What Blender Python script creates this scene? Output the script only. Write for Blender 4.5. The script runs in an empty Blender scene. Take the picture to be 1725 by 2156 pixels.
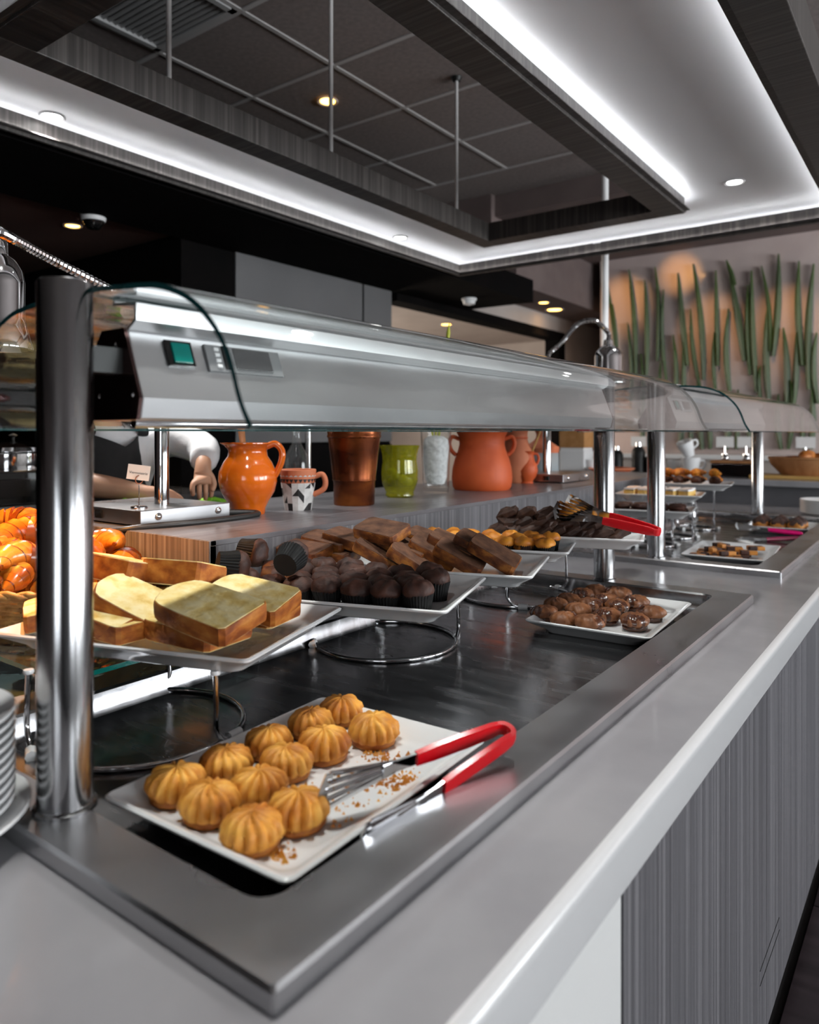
import bpy, bmesh, math, random
from mathutils import Vector, Matrix, Euler, noise
random.seed(7)
R = math.radians
PI = math.pi
S = bpy.context.scene
C = S.collection

# ------------------------------------------------------------------ camera, world, large lights, exposure
FPX, CXP, HOR, CAMZ = 1550.0, 862.5, 912.0, 1.36
YAW = math.atan((2000 - CXP) / FPX)
cd = bpy.data.cameras.new('camera')
cam = bpy.data.objects.new('camera', cd); C.objects.link(cam)
cam.location = (0, 0, CAMZ); cam.rotation_euler = (R(90), 0, YAW)
cd.sensor_fit = 'VERTICAL'; cd.sensor_height = 36.0; cd.sensor_width = 28.8
cd.lens = FPX * 36.0 / 2156.0
cd.shift_y = -(1078 - HOR) / 2156.0
cd.clip_start = 0.02
cd.dof.use_dof = True; cd.dof.focus_distance = 1.5; cd.dof.aperture_fstop = 3.4
S.camera = cam

S.view_settings.view_transform = 'Standard'; S.view_settings.look = 'None'
S.view_settings.gamma = 1.0; S.view_settings.use_curve_mapping = False
S.view_settings.exposure = 0.15
S.cycles.max_bounces = 7; S.cycles.diffuse_bounces = 3; S.cycles.glossy_bounces = 4; S.cycles.transmission_bounces = 4; S.cycles.transparent_max_bounces = 12
S.cycles.caustics_reflective = False; S.cycles.caustics_refractive = False; S.cycles.adaptive_threshold = 0.06; S.cycles.adaptive_min_samples = 12; S.cycles.sample_clamp_indirect = 6.0

wd = bpy.data.worlds.new('daylight'); S.world = wd; wd.use_nodes = True
wd.node_tree.nodes['Background'].inputs[0].default_value = (0.85, 0.92, 1.0, 1)
wd.node_tree.nodes['Background'].inputs[1].default_value = 1.0

def area(name, loc, rot, sx, sy, energy, col=(1, 1, 1)):
    l = bpy.data.lights.new(name, 'AREA'); l.shape = 'RECTANGLE'; l.size = sx; l.size_y = sy
    l.energy = energy; l.color = col
    o = bpy.data.objects.new(name, l); C.objects.link(o); o.location = loc; o.rotation_euler = rot
    return o
def spot(name, loc, target, energy, col, cone=90, blend=0.6, rad=0.03):
    l = bpy.data.lights.new(name, 'SPOT'); l.energy = energy; l.color = col
    l.spot_size = R(cone); l.spot_blend = blend; l.shadow_soft_size = rad
    o = bpy.data.objects.new(name, l); C.objects.link(o); o.location = loc
    o.rotation_euler = (Vector(target) - Vector(loc)).to_track_quat('-Z', 'Y').to_euler()
    return o
# daylight entering by the windows of the right wall and of the wall behind the camera
WIN_R = [(-0.4, 1.4), (2.0, 4.2), (4.6, 6.6)]
for a, b in WIN_R:
    area('daylight_right', (4.86, (a + b) / 2, 1.75), (0, R(90), 0), 1.8, b - a, (92 if a > 1 else 52) * (b - a), (0.95, 0.97, 1))
area('side_room_fill', (-7.42, 5.4, 1.6), (0, R(-90), 0), 1.6, 1.8, 170, (1, 0.86, 0.72))  # added warm fill that brightens the side room, no window behind it
WIN_N = [(0.8, 3.0)]
for a, b in WIN_N:
    area('daylight_near', ((a + b) / 2, -3.86, 1.75), (R(90), 0, 0), b - a, 1.8, 45, (0.95, 0.97, 1))

# ------------------------------------------------------------------ pixel to place helpers (known planes)
_F = Vector((-math.sin(YAW), math.cos(YAW), 0)); _R = Vector((math.cos(YAW), math.sin(YAW), 0))
def ray(u, v): return _F + _R * ((u - CXP) / FPX) + Vector((0, 0, (HOR - v) / FPX))
def onz(u, v, z):
    d = ray(u, v); return Vector((0, 0, CAMZ)) + d * ((z - CAMZ) / d.z)
def onx(u, v, x):
    d = ray(u, v); return Vector((0, 0, CAMZ)) + d * (x / d.x)
def ony(u, v, y):
    d = ray(u, v); return Vector((0, 0, CAMZ)) + d * (y / d.y)
def scr(p):
    q = Vector(p) - Vector((0, 0, CAMZ)); d = q.dot(_F)
    return (CXP + FPX * q.dot(_R) / d, HOR - FPX * q.z / d)

# ------------------------------------------------------------------ mesh helpers
class MB:
    def __init__(s): s.v = []; s.f = []; s.m = []
    def add(s, vs, fs, mi=0):
        n = len(s.v); s.v += [tuple(p) for p in vs]
        for f in fs: s.f.append(tuple(i + n for i in f)); s.m.append(mi)
        return s
    def box(s, x0, y0, z0, x1, y1, z1, mi=0):
        return s.add([(x0, y0, z0), (x1, y0, z0), (x1, y1, z0), (x0, y1, z0), (x0, y0, z1), (x1, y0, z1), (x1, y1, z1), (x0, y1, z1)],
              [(0, 3, 2, 1), (4, 5, 6, 7), (0, 1, 5, 4), (1, 2, 6, 5), (2, 3, 7, 6), (3, 0, 4, 7)], mi)
    def bar(s, a, b, w, t, up=(0, 0, 1), mi=0):
        a = Vector(a); b = Vector(b); d = (b - a).normalized(); up = Vector(up)
        sd = d.cross(up).normalized() * w / 2; u2 = sd.cross(d).normalized() * t / 2
        vs = [a - sd - u2, a + sd - u2, a + sd + u2, a - sd + u2, b - sd - u2, b + sd - u2, b + sd + u2, b - sd + u2]
        return s.add(vs, [(0, 1, 2, 3), (7, 6, 5, 4), (0, 4, 5, 1), (1, 5, 6, 2), (2, 6, 7, 3), (3, 7, 4, 0)], mi)
    def loft(s, rings, cap0=True, cap1=True, closed=True, mi=0):
        n = len(rings[0]); vs = [p for r in rings for p in r]; fs = []
        for i in range(len(rings) - 1):
            for j in range(n if closed else n - 1):
                k = (j + 1) % n
                fs.append((i * n + j, i * n + k, (i + 1) * n + k, (i + 1) * n + j))
        if cap0: fs.append(tuple(range(n - 1, -1, -1)))
        if cap1: fs.append(tuple((len(rings) - 1) * n + j for j in range(n)))
        return s.add(vs, fs, mi)
    def lathe(s, prof, seg=32, c=(0, 0, 0), sx=1, sy=1, mi=0, fn=None, cap=True):
        rings = []
        for r, z in prof:
            ring = []
            for j in range(seg):
                a = 2 * PI * j / seg; rr = r if fn is None else fn(r, z, a)
                ring.append((c[0] + rr * math.cos(a) * sx, c[1] + rr * math.sin(a) * sy, c[2] + z))
            rings.append(ring)
        return s.loft(rings, cap, cap, True, mi)
    def tube(s, path, r, seg=10, closed=False, mi=0, fl=1.0):
        P = [Vector(p) for p in path]; n = len(P); rings = []
        prev = None
        for i in range(n):
            if closed: t = (P[(i + 1) % n] - P[i - 1]).normalized()
            else: t = (P[min(i + 1, n - 1)] - P[max(i - 1, 0)]).normalized()
            if prev is None:
                up = Vector((0, 0, 1)) if abs(t.z) < 0.95 else Vector((1, 0, 0))
                a = t.cross(up).normalized()
            else:
                a = (prev - t * prev.dot(t)).normalized()
            prev = a; b = t.cross(a)
            rr = r[i] if isinstance(r, (list, tuple)) else r
            rings.append([P[i] + a * (rr * math.cos(2 * PI * k / seg)) + b * (rr * fl * math.sin(2 * PI * k / seg)) for k in range(seg)])
        if closed:
            rings.append(rings[0]); return s.loft(rings, False, False, True, mi)
        return s.loft(rings, True, True, True, mi)
    def prism(s, poly, y0, y1, mi=0):      # poly in (x, z), extruded along y
        return s.loft([[(x, y0, z) for x, z in poly], [(x, y1, z) for x, z in poly]], True, True, True, mi)
    def slab(s, poly, z0, z1, mi=0, mside=None):        # poly in (x, y), extruded along z
        n = len(poly)
        vs = [(x, y, z0) for x, y in poly] + [(x, y, z1) for x, y in poly]
        s.add(vs, [tuple(range(n - 1, -1, -1)), tuple(range(n, 2 * n))], mi)
        return s.add(vs, [(j, (j + 1) % n, n + (j + 1) % n, n + j) for j in range(n)], mi if mside is None else mside)
    def move(s, M):
        s.v = [tuple(M @ Vector(p)) for p in s.v]; return s
    def build(s, name, mats, parent=None, smooth=None, bevel=0, w=False, seg=2, sub=0):
        me = bpy.data.meshes.new(name)
        vs = s.v
        if w and parent is not None:
            o = Vector((0, 0, 0)); p = parent
            while p is not None: o += Vector(p.location); p = p.parent
            vs = [(x - o.x, y - o.y, z - o.z) for x, y, z in vs]
        me.from_pydata(vs, [], s.f)
        if not isinstance(mats, (list, tuple)): mats = [mats]
        for m in mats: me.materials.append(m)
        me.polygons.foreach_set('material_index', s.m)
        bm = bmesh.new(); bm.from_mesh(me)
        bmesh.ops.remove_doubles(bm, verts=bm.verts, dist=1e-6)
        bmesh.ops.recalc_face_normals(bm, faces=bm.faces); bm.to_mesh(me); bm.free()
        me.update()
        if smooth is not None:
            me.polygons.foreach_set('use_smooth', [True] * len(me.polygons))
            me.set_sharp_from_angle(angle=R(smooth))
        ob = bpy.data.objects.new(name, me); C.objects.link(ob)
        if parent is not None: ob.parent = parent
        if bevel:
            b = ob.modifiers.new('bevel', 'BEVEL'); b.width = bevel; b.segments = seg; b.limit_method = 'ANGLE'; b.angle_limit = R(40)
        if sub:
            b = ob.modifiers.new('subd', 'SUBSURF'); b.levels = sub; b.render_levels = sub
        return ob

def tag(o, label, cat, group=None, kind=None):
    o['label'] = label; o['category'] = cat
    if group: o['group'] = group
    if kind: o['kind'] = kind
    return o
def thing(name, label, cat, loc=(0, 0, 0), rz=0, group=None, rot=None):
    o = bpy.data.objects.new(name, None); C.objects.link(o); o.empty_display_size = 0.05
    o.location = loc; o.rotation_euler = rot if rot else (0, 0, rz)
    return tag(o, label, cat, group)
def struct(o): o['kind'] = 'structure'; return o
def clone(root, loc=None, rot=None, label=None, scale=None, group=None):
    def cp(o, par):
        c = o.copy(); C.objects.link(c); c.parent = par
        for ch in list(o.children): cp(ch, c)
        return c
    r = cp(root, None)
    if loc is not None: r.location = loc
    if rot is not None: r.rotation_euler = rot
    if scale is not None: r.scale = scale
    if label: r['label'] = label
    if group: r['group'] = group
    return r
ORD = ['first', 'second', 'third', 'fourth', 'fifth', 'sixth', 'seventh', 'eighth', 'ninth', 'tenth', 'eleventh', 'twelfth']
def row_labels(items, what, where):
    """items: list of (object, rowname, position); each row numbered from the left as seen in the photograph"""
    rows = {}
    for o, rn, p in items: rows.setdefault(rn, []).append((scr(p)[0], o))
    for rn, l in rows.items():
        l.sort(key=lambda q: q[0])
        for i, (_, o) in enumerate(l):
            o['label'] = '%s, %s from left in the %s %s' % (what, ORD[i], rn, where)
def rrect(hx, hy, r, z, n=5, c=(0, 0)):
    out = []
    for cx, cy, a0 in ((hx - r, hy - r, 0), (-hx + r, hy - r, 90), (-hx + r, -hy + r, 180), (hx - r, -hy + r, 270)):
        for k in range(n + 1):
            a = R(a0 + 90 * k / n)
            out.append((c[0] + cx + r * math.cos(a), c[1] + cy + r * math.sin(a), z))
    return out
def catmull(pts, n=6):
    P = [Vector(p) for p in pts]; out = []
    for i in range(len(P) - 1):
        p0 = P[max(i - 1, 0)]; p1 = P[i]; p2 = P[i + 1]; p3 = P[min(i + 2, len(P) - 1)]
        for k in range(n):
            t = k / n
            out.append(0.5 * ((2 * p1) + (p2 - p0) * t + (2 * p0 - 5 * p1 + 4 * p2 - p3) * t * t + (3 * p1 - p0 - 3 * p2 + p3) * t ** 3))
    out.append(P[-1]); return out
def circle(r, z, n=40, c=(0, 0), a0=0, a1=360):
    full = abs(a1 - a0) >= 360
    return [(c[0] + r * math.cos(R(a0 + (a1 - a0) * k / (n if full else n - 1))), c[1] + r * math.sin(R(a0 + (a1 - a0) * k / (n if full else n - 1))), z) for k in range(n)]

# ------------------------------------------------------------------ materials
M = {}
def mat(name, col=(0.8, 0.8, 0.8), rough=0.5, metal=0.0, coat=0.0, spec=0.5, emit=None, estr=0, sss=0, trans=0, ior=1.45, alpha=1):
    m = bpy.data.materials.new(name); m.use_nodes = True
    b = m.node_tree.nodes['Principled BSDF']
    b.inputs['Base Color'].default_value = (*col, 1); b.inputs['Roughness'].default_value = rough
    b.inputs['Metallic'].default_value = metal; b.inputs['Coat Weight'].default_value = coat
    b.inputs['Specular IOR Level'].default_value = spec; b.inputs['IOR'].default_value = ior
    b.inputs['Transmission Weight'].default_value = trans
    if sss:
        b.inputs['Subsurface Weight'].default_value = sss; b.inputs['Subsurface Radius'].default_value = (0.02, 0.01, 0.005)
    if emit: b.inputs['Emission Color'].default_value = (*emit, 1); b.inputs['Emission Strength'].default_value = estr
    M[name] = m; return m
def N(m, t, **kw):
    n = m.node_tree.nodes.new(t)
    for k, v in kw.items():
        if k.startswith('i_'): n.inputs[k[2:].replace('_', ' ')].default_value = v
        else: setattr(n, k, v)
    return n
def L(m, a, ao, b, bi): m.node_tree.links.new(a.outputs[ao], b.inputs[bi])
def noisy(name, c1, c2, scale=(10, 10, 10), rough=0.5, bump=0.0, detail=6, r2=None, lo=0.35, hi=0.65, metal=0, coat=0, nscale=1.0, bdist=0.01, spec=0.5, third=None, per_obj=False, crough=0.1):
    """two or three colours mixed by a (stretched) noise in object space, with bump"""
    m = mat(name, c1, rough, metal, coat, spec); b = m.node_tree.nodes['Principled BSDF']
    b.inputs['Coat Roughness'].default_value = crough
    tc = N(m, 'ShaderNodeTexCoord'); mp = N(m, 'ShaderNodeMapping'); mp.inputs['Scale'].default_value = scale
    L(m, tc, 'Object', mp, 'Vector')
    if per_obj:
        oi = N(m, 'ShaderNodeObjectInfo'); vm = N(m, 'ShaderNodeVectorMath', operation='SCALE'); vm.inputs[0].default_value = (37, 51, 23)
        L(m, oi, 'Random', vm, 'Scale'); L(m, vm, 'Vector', mp, 'Location')
    nz = N(m, 'ShaderNodeTexNoise'); nz.inputs['Scale'].default_value = nscale; nz.inputs['Detail'].default_value = detail
    L(m, mp, 'Vector', nz, 'Vector')
    cr = N(m, 'ShaderNodeValToRGB'); e = cr.color_ramp.elements
    e[0].position = lo; e[0].color = (*c1, 1); e[1].position = hi; e[1].color = (*c2, 1)
    if third: q = e.new((lo + hi) / 2); q.color = (*third, 1)
    L(m, nz, 'Fac', cr, 'Fac'); L(m, cr, 'Color', b, 'Base Color')
    if r2 is not None:
        mr = N(m, 'ShaderNodeMapRange'); mr.inputs['To Min'].default_value = rough; mr.inputs['To Max'].default_value = r2
        mr.inputs['From Min'].default_value = lo; mr.inputs['From Max'].default_value = hi
        L(m, nz, 'Fac', mr, 'Value'); L(m, mr, 'Result', b, 'Roughness')
    if bump:
        bp = N(m, 'ShaderNodeBump'); bp.inputs['Strength'].default_value = bump; bp.inputs['Distance'].default_value = bdist
        L(m, nz, 'Fac', bp, 'Height'); L(m, bp, 'Normal', b, 'Normal')
    return m
def glassmat(name, tint, haze=0.02, ior=1.5, boost=1.0, hcol=(0.8, 0.82, 0.83)):
    m = bpy.data.materials.new(name); m.use_nodes = True; nt = m.node_tree
    for n in list(nt.nodes):
        if n.type == 'BSDF_PRINCIPLED': nt.nodes.remove(n)
    out = [n for n in nt.nodes if n.type == 'OUTPUT_MATERIAL'][0]
    tr = N(m, 'ShaderNodeBsdfTransparent'); tr.inputs[0].default_value = (*tint, 1)
    gl = N(m, 'ShaderNodeBsdfGlossy'); gl.inputs['Roughness'].default_value = 0.03; gl.inputs[0].default_value = (1, 1, 1, 1)
    df = N(m, 'ShaderNodeBsdfDiffuse'); df.inputs[0].default_value = (*hcol, 1)
    fr = N(m, 'ShaderNodeLayerWeight'); fr.inputs[0].default_value = 0.5
    pw = N(m, 'ShaderNodeMath', operation='POWER'); pw.inputs[1].default_value = 4.5; L(m, fr, 'Facing', pw, 0)
    mu = N(m, 'ShaderNodeMath', operation='MULTIPLY_ADD'); mu.use_clamp = True; mu.inputs[1].default_value = 0.9; mu.inputs[2].default_value = 0.04 * boost; L(m, pw, 0, mu, 0)
    m1 = N(m, 'ShaderNodeMixShader'); m1.inputs[0].default_value = haze; L(m, tr, 0, m1, 1); L(m, df, 0, m1, 2)
    m2 = N(m, 'ShaderNodeMixShader'); L(m, mu, 0, m2, 0); L(m, m1, 0, m2, 1); L(m, gl, 0, m2, 2)
    L(m, m2, 0, out, 'Surface'); M[name] = m; return m

noisy('steel', (0.40, 0.40, 0.41), (0.44, 0.44, 0.45), (5, 5, 5), 0.26, 0, r2=0.36, metal=1)
noisy('steel_y', (0.46, 0.46, 0.47), (0.50, 0.50, 0.51), (4, 4, 4), 0.20, 0, r2=0.28, metal=1)
noisy('steel_post', (0.36, 0.36, 0.37), (0.42, 0.42, 0.42), (40, 40, 1), 0.16, 0.0, r2=0.22, metal=1)
noisy('steel_well', (0.30, 0.30, 0.31), (0.36, 0.36, 0.37), (5, 30, 5), 0.17, 0, r2=0.30, metal=1, detail=9)
noisy('gantry_steel', (0.70, 0.70, 0.71), (0.78, 0.78, 0.79), (3, 2, 6), 0.30, 0, r2=0.38, metal=1)
mat('chrome', (0.62, 0.62, 0.63), 0.07, 1); mat('dark_steel', (0.05, 0.045, 0.045), 0.25, 1)
mat('end_plate', (0.15, 0.09, 0.085), 0.22, 1)
noisy('counter', (0.26, 0.256, 0.272), (0.30, 0.296, 0.31), (3, 3, 3), 0.20, 0, r2=0.27, coat=0.35, nscale=2, crough=0.08)
mat('counter_edge', (0.56, 0.56, 0.565), 0.22, coat=0.3)
mat('white_panel', (0.66, 0.66, 0.65), 0.4)
def streaks(name, c1, c2, c3, sc, rough=0.4, bump=0.25):
    m = noisy(name, c1, c3, sc, rough, bump, detail=8, third=c2, bdist=0.004, lo=0.32, hi=0.70); return m
streaks('laminate', (0.075, 0.073, 0.079), (0.120, 0.118, 0.127), (0.20, 0.195, 0.205), (1, 95, 0.6), 0.34, 0.07)
streaks('laminate_end', (0.09, 0.07, 0.06), (0.17, 0.15, 0.14), (0.28, 0.26, 0.25), (110, 1, 0.7), 0.4, 0.1)
streaks('laminate_top', (0.095, 0.088, 0.095), (0.125, 0.120, 0.128), (0.17, 0.163, 0.17), (45, 1.0, 1), 0.30, 0.015)
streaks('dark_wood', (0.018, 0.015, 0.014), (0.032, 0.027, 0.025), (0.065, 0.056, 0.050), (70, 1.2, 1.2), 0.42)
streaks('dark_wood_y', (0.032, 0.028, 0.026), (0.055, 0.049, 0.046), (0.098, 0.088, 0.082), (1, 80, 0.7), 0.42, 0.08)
streaks('beam_end', (0.012, 0.010, 0.009), (0.022, 0.018, 0.017), (0.048, 0.040, 0.036), (1.2, 70, 1.2), 0.42)
mat('soffit', (0.74, 0.74, 0.755), 0.30, coat=0.0)
noisy('ceiling_tile', (0.20, 0.17, 0.163), (0.24, 0.205, 0.195), (40, 40, 40), 0.9, 0.1, detail=3)
mat('ceiling_bar', (0.46, 0.445, 0.44), 0.5); mat('vent_slat', (0.42, 0.42, 0.42), 0.5); mat('vent_dark', (0.06, 0.06, 0.06), 0.6)
noisy('plaster_brown', (0.14, 0.105, 0.10), (0.17, 0.13, 0.122), (4, 4, 4), 0.8)
noisy('plaster_pink', (0.60, 0.49, 0.465), (0.66, 0.55, 0.52), (3, 3, 3), 0.32, coat=0.3, nscale=1.2)
noisy('plaster_light', (0.42, 0.37, 0.345), (0.47, 0.42, 0.39), (3, 3, 3), 0.7)
noisy('grey_panel', (0.115, 0.115, 0.117), (0.13, 0.13, 0.132), (2, 2, 2), 0.45)
noisy('black_paint', (0.004, 0.004, 0.004), (0.006, 0.005, 0.005), (4, 4, 4), 0.9, spec=0.04)
noisy('kitchen_brown', (0.10, 0.052, 0.042), (0.12, 0.062, 0.05), (4, 4, 4), 0.7)
noisy('wall_grey', (0.36, 0.355, 0.35), (0.40, 0.395, 0.39), (3, 3, 3), 0.8)
noisy('floor_tile', (0.018, 0.012, 0.014), (0.042, 0.030, 0.034), (3, 18, 3), 0.35, 0.05); mat('grout', (0.012, 0.01, 0.01), 0.8)
mat('black', (0.008, 0.008, 0.008), 0.45); mat('black_gloss', (0.006, 0.006, 0.006), 0.12, coat=0.5); mat('rubber', (0.02, 0.019, 0.018), 0.4)
mat('porcelain', (0.78, 0.785, 0.79), 0.12, coat=0.3); mat('white', (0.8, 0.8, 0.8), 0.5)
mat('led', (1, 1, 1), 0.5, emit=(0.95, 0.97, 1), estr=26); mat('lamp_white', (1, 1, 1), 0.5, emit=(1, 0.99, 0.97), estr=14)
mat('lamp_warm', (1, 0.8, 0.4), 0.5, emit=(1, 0.50, 0.10), estr=10); mat('lamp_trim', (0.55, 0.55, 0.56), 0.3)
mat('heat_bulb', (1, 0.5, 0.2), 0.5, emit=(1, 0.32, 0.05), estr=7)
glassmat('glass', (0.95, 0.97, 0.965), 0.022, boost=1.25); glassmat('glass_clear', (0.97, 0.98, 0.98), 0.02); glassmat('glass_shelf', (0.55, 0.70, 0.68), 0.05)
glassmat('window_glass', (0.98, 0.99, 0.99), 0.0); glassmat('green_glass', (0.70, 0.70, 0.12), 0.20, hcol=(0.52, 0.50, 0.04))
mat('glass_edge', (0.01, 0.055, 0.058), 0.12, coat=0.5); mat('shelf_edge', (0.0, 0.16, 0.13), 0.15, coat=0.5)
mat('red_rubber', (0.62, 0.006, 0.012), 0.22, coat=0.4); mat('magenta_rubber', (0.50, 0.0, 0.11), 0.25, coat=0.4)
noisy('orange_glaze', (0.60, 0.10, 0.004), (0.72, 0.155, 0.008), (3, 3, 22), 0.14, 0.05, coat=0.6)
noisy('terracotta', (0.46, 0.065, 0.012), (0.56, 0.095, 0.020), (8, 8, 8), 0.55, 0.08)
noisy('terracotta_dull', (0.46, 0.13, 0.06), (0.56, 0.19, 0.09), (8, 8, 8), 0.65, 0.08)
noisy('copper', (0.055, 0.012, 0.004), (0.36, 0.10, 0.02), (5, 5, 9), 0.26, 0.04, metal=0.65, third=(0.17, 0.04, 0.01))
noisy('mug_white', (0.42, 0.41, 0.40), (0.60, 0.59, 0.57), (40, 40, 40), 0.6, 0.2); mat('mug_black', (0.012, 0.011, 0.011), 0.5)
noisy('salt', (0.62, 0.62, 0.62), (0.85, 0.85, 0.85), (60, 60, 60), 0.6, 0.5)
mat('blue_grey', (0.22, 0.28, 0.32), 0.5); noisy('wood', (0.34, 0.14, 0.05), (0.46, 0.22, 0.09), (20, 20, 3), 0.5)
mat('bamboo_stick', (0.55, 0.33, 0.10), 0.5); noisy('cork', (0.36, 0.17, 0.05), (0.44, 0.22, 0.08), (20, 20, 20), 0.7)
noisy('leaf', (0.022, 0.045, 0.006), (0.045, 0.080, 0.012), (6, 6, 2), 0.5); mat('sprig', (0.45, 0.48, 0.05), 0.5)
noisy('lettuce', (0.12, 0.38, 0.01), (0.30, 0.58, 0.03), (30, 30, 30), 0.5, 0.3)
noisy('cookie', (0.40, 0.115, 0.009), (0.84, 0.43, 0.075), (26, 26, 30), 0.55, 0.35, third=(0.60, 0.24, 0.03), detail=8, lo=0.3, hi=0.68, per_obj=True, bdist=0.004)
noisy('cookie_base', (0.28, 0.075, 0.008), (0.52, 0.19, 0.025), (35, 35, 35), 0.6, 0.5, per_obj=True, bdist=0.004)
noisy('choc_cookie', (0.115, 0.037, 0.012), (0.22, 0.080, 0.026), (35, 35, 35), 0.5, 0.5, detail=8, per_obj=True, bdist=0.004)
noisy('choc_glaze', (0.055, 0.017, 0.008), (0.095, 0.032, 0.014), (12, 12, 12), 0.22, 0.1, coat=0.4)
noisy('muffin', (0.022, 0.0075, 0.005), (0.070, 0.024, 0.014), (45, 45, 45), 0.6, 0.6, detail=8, per_obj=True, bdist=0.005)
noisy('orange_muffin', (0.45, 0.13, 0.010), (0.75, 0.30, 0.030), (30, 30, 30), 0.5, 0.4, detail=6, per_obj=True, bdist=0.004)
noisy('orange_choc', (0.02, 0.008, 0.005), (0.62, 0.20, 0.015), (26, 26, 26), 0.5, 0.4, detail=4, lo=0.47, hi=0.53, per_obj=True, bdist=0.004)
noisy('liner', (0.005, 0.005, 0.005), (0.009, 0.009, 0.009), (30, 30, 30), 0.6, spec=0.2)
noisy('crumb', (0.72, 0.47, 0.12), (0.92, 0.77, 0.42), (42, 42, 42), 0.75, 0.6, detail=9, third=(0.85, 0.65, 0.26), lo=0.3, hi=0.62, per_obj=True, bdist=0.004)
noisy('crust', (0.20, 0.045, 0.006), (0.52, 0.20, 0.035), (26, 26, 60), 0.55, 0.5, third=(0.38, 0.11, 0.014), per_obj=True, bdist=0.004)
noisy('choc_crumb', (0.055, 0.020, 0.010), (0.15, 0.066, 0.032), (45, 45, 45), 0.75, 0.6, detail=9, per_obj=True, bdist=0.004, lo=0.3, hi=0.7)
noisy('choc_crust', (0.06, 0.015, 0.004), (0.36, 0.13, 0.022), (30, 30, 50), 0.5, 0.5, third=(0.16, 0.045, 0.010), per_obj=True, bdist=0.004)
noisy('brownie', (0.022, 0.009, 0.006), (0.085, 0.040, 0.026), (28, 28, 28), 0.5, 0.6, detail=8, per_obj=True, bdist=0.006, lo=0.35, hi=0.72)
noisy('croissant', (0.30, 0.065, 0.004), (0.74, 0.29, 0.030), (14, 14, 34), 0.22, 0.25, third=(0.52, 0.14, 0.010), coat=0.5, per_obj=True, bdist=0.004)
noisy('croissant_dark', (0.14, 0.028, 0.003), (0.30, 0.075, 0.008), (20, 20, 30), 0.25, 0.2, coat=0.4)
noisy('wicker', (0.38, 0.19, 0.05), (0.58, 0.34, 0.11), (60, 60, 60), 0.5, 0.3)
noisy('skin', (0.50, 0.26, 0.16), (0.58, 0.32, 0.20), (14, 14, 14), 0.5); noisy('hair', (0.010, 0.007, 0.006), (0.02, 0.014, 0.012), (60, 60, 4), 0.5)
noisy('jacket', (0.68, 0.68, 0.69), (0.80, 0.80, 0.81), (9, 9, 9), 0.85, 0.5, bdist=0.02); noisy('apron', (0.014, 0.014, 0.015), (0.022, 0.022, 0.023), (14, 14, 14), 0.85, 0.3)
mat('trousers', (0.012, 0.012, 0.013), 0.85); mat('eye', (0.7, 0.7, 0.68), 0.2); mat('lip', (0.36, 0.13, 0.10), 0.5)
mat('card', (0.86, 0.72, 0.60), 0.6); mat('ink', (0.03, 0.02, 0.02), 0.6); mat('teal_switch', (0.0, 0.18, 0.15), 0.25, coat=0.4)
mat('display', (0.035, 0.035, 0.037), 0.3); mat('bezel', (0.22, 0.22, 0.225), 0.45)
noisy('profiterole', (0.36, 0.12, 0.015), (0.55, 0.22, 0.035), (30, 30, 30), 0.5, 0.4); noisy('yellow_cake', (0.62, 0.36, 0.07), (0.78, 0.55, 0.2), (30, 30, 30), 0.7, 0.4)
mat('plastic_gap', (0.01, 0.01, 0.01), 0.6)

# ================================================================== SETTING
CT = 0.92          # counter top height
# floor: base with dark tiles
fl = struct(MB().box(-6, -4, -0.06, 5, 9.2, -0.008).build('floor', M['grout']))
tile = None
for i in range(9):
    for j in range(11):
        x = -0.32 + 0.6 * i; y = -0.6 + 0.6 * j
        if x > 4.3: continue
        if tile is None:
            tile = MB().box(0.003, 0.003, -0.008, 0.597, 0.597, 0).build('tile', M['floor_tile'], fl, bevel=0.002)
            tile.location = (x, y, 0)
        else:
            t = tile.copy(); C.objects.link(t); t.location = (x, y, 0)

# ceiling of lay-in tiles, grid lines at x=-2.52+.6k, y=2.18+.6k
CZ = 3.22
ce = struct(MB().box(-6, -4, CZ + 0.03, 5, 5.06, CZ + 0.09).build('ceiling', M['vent_dark']))
GX = [-2.52 + 0.6 * k for k in range(-3, 7)]; GY = [2.18 + 0.6 * k for k in range(-4, 5)]
ct = None
for i in range(len(GX) - 1):
    for j in range(len(GY) - 1):
        if abs(GX[i] + 3.12) < .01 and abs(GY[j] - 1.58) < .01: continue
        if ct is None:
            ct = MB().box(0.008, 0.008, CZ + 0.006, 0.592, 0.592, CZ + 0.028).build('ceiling_panel', M['ceiling_tile'], ce, bevel=0.002)
            o = ct
        else:
            o = ct.copy(); C.objects.link(o)
        o.location = (GX[i], GY[j], 0)
for x in GX: MB().box(x - 0.012, GY[0], CZ, x + 0.012, GY[-1], CZ + 0.012).build('grid_bar', M['ceiling_bar'], ce)
for y in GY: MB().box(GX[0], y - 0.012, CZ + 0.001, GX[-1], y + 0.012, CZ + 0.011).build('grid_bar', M['ceiling_bar'], ce)
MB().box(-6, -4, CZ + 0.004, GX[0], 5.06, CZ + 0.03).build('ceiling_panel', M['ceiling_tile'], ce)
MB().box(GX[-1], -4, CZ + 0.004, 5, 5.06, CZ + 0.03).build('ceiling_panel', M['ceiling_tile'], ce)
MB().box(GX[0], -4, CZ + 0.004, GX[-1], GY[0], CZ + 0.03).build('ceiling_panel', M['ceiling_tile'], ce)
MB().box(GX[0], GY[-1], CZ + 0.004, GX[-1], 5.06, CZ + 0.03).build('ceiling_panel', M['ceiling_tile'], ce)
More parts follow.
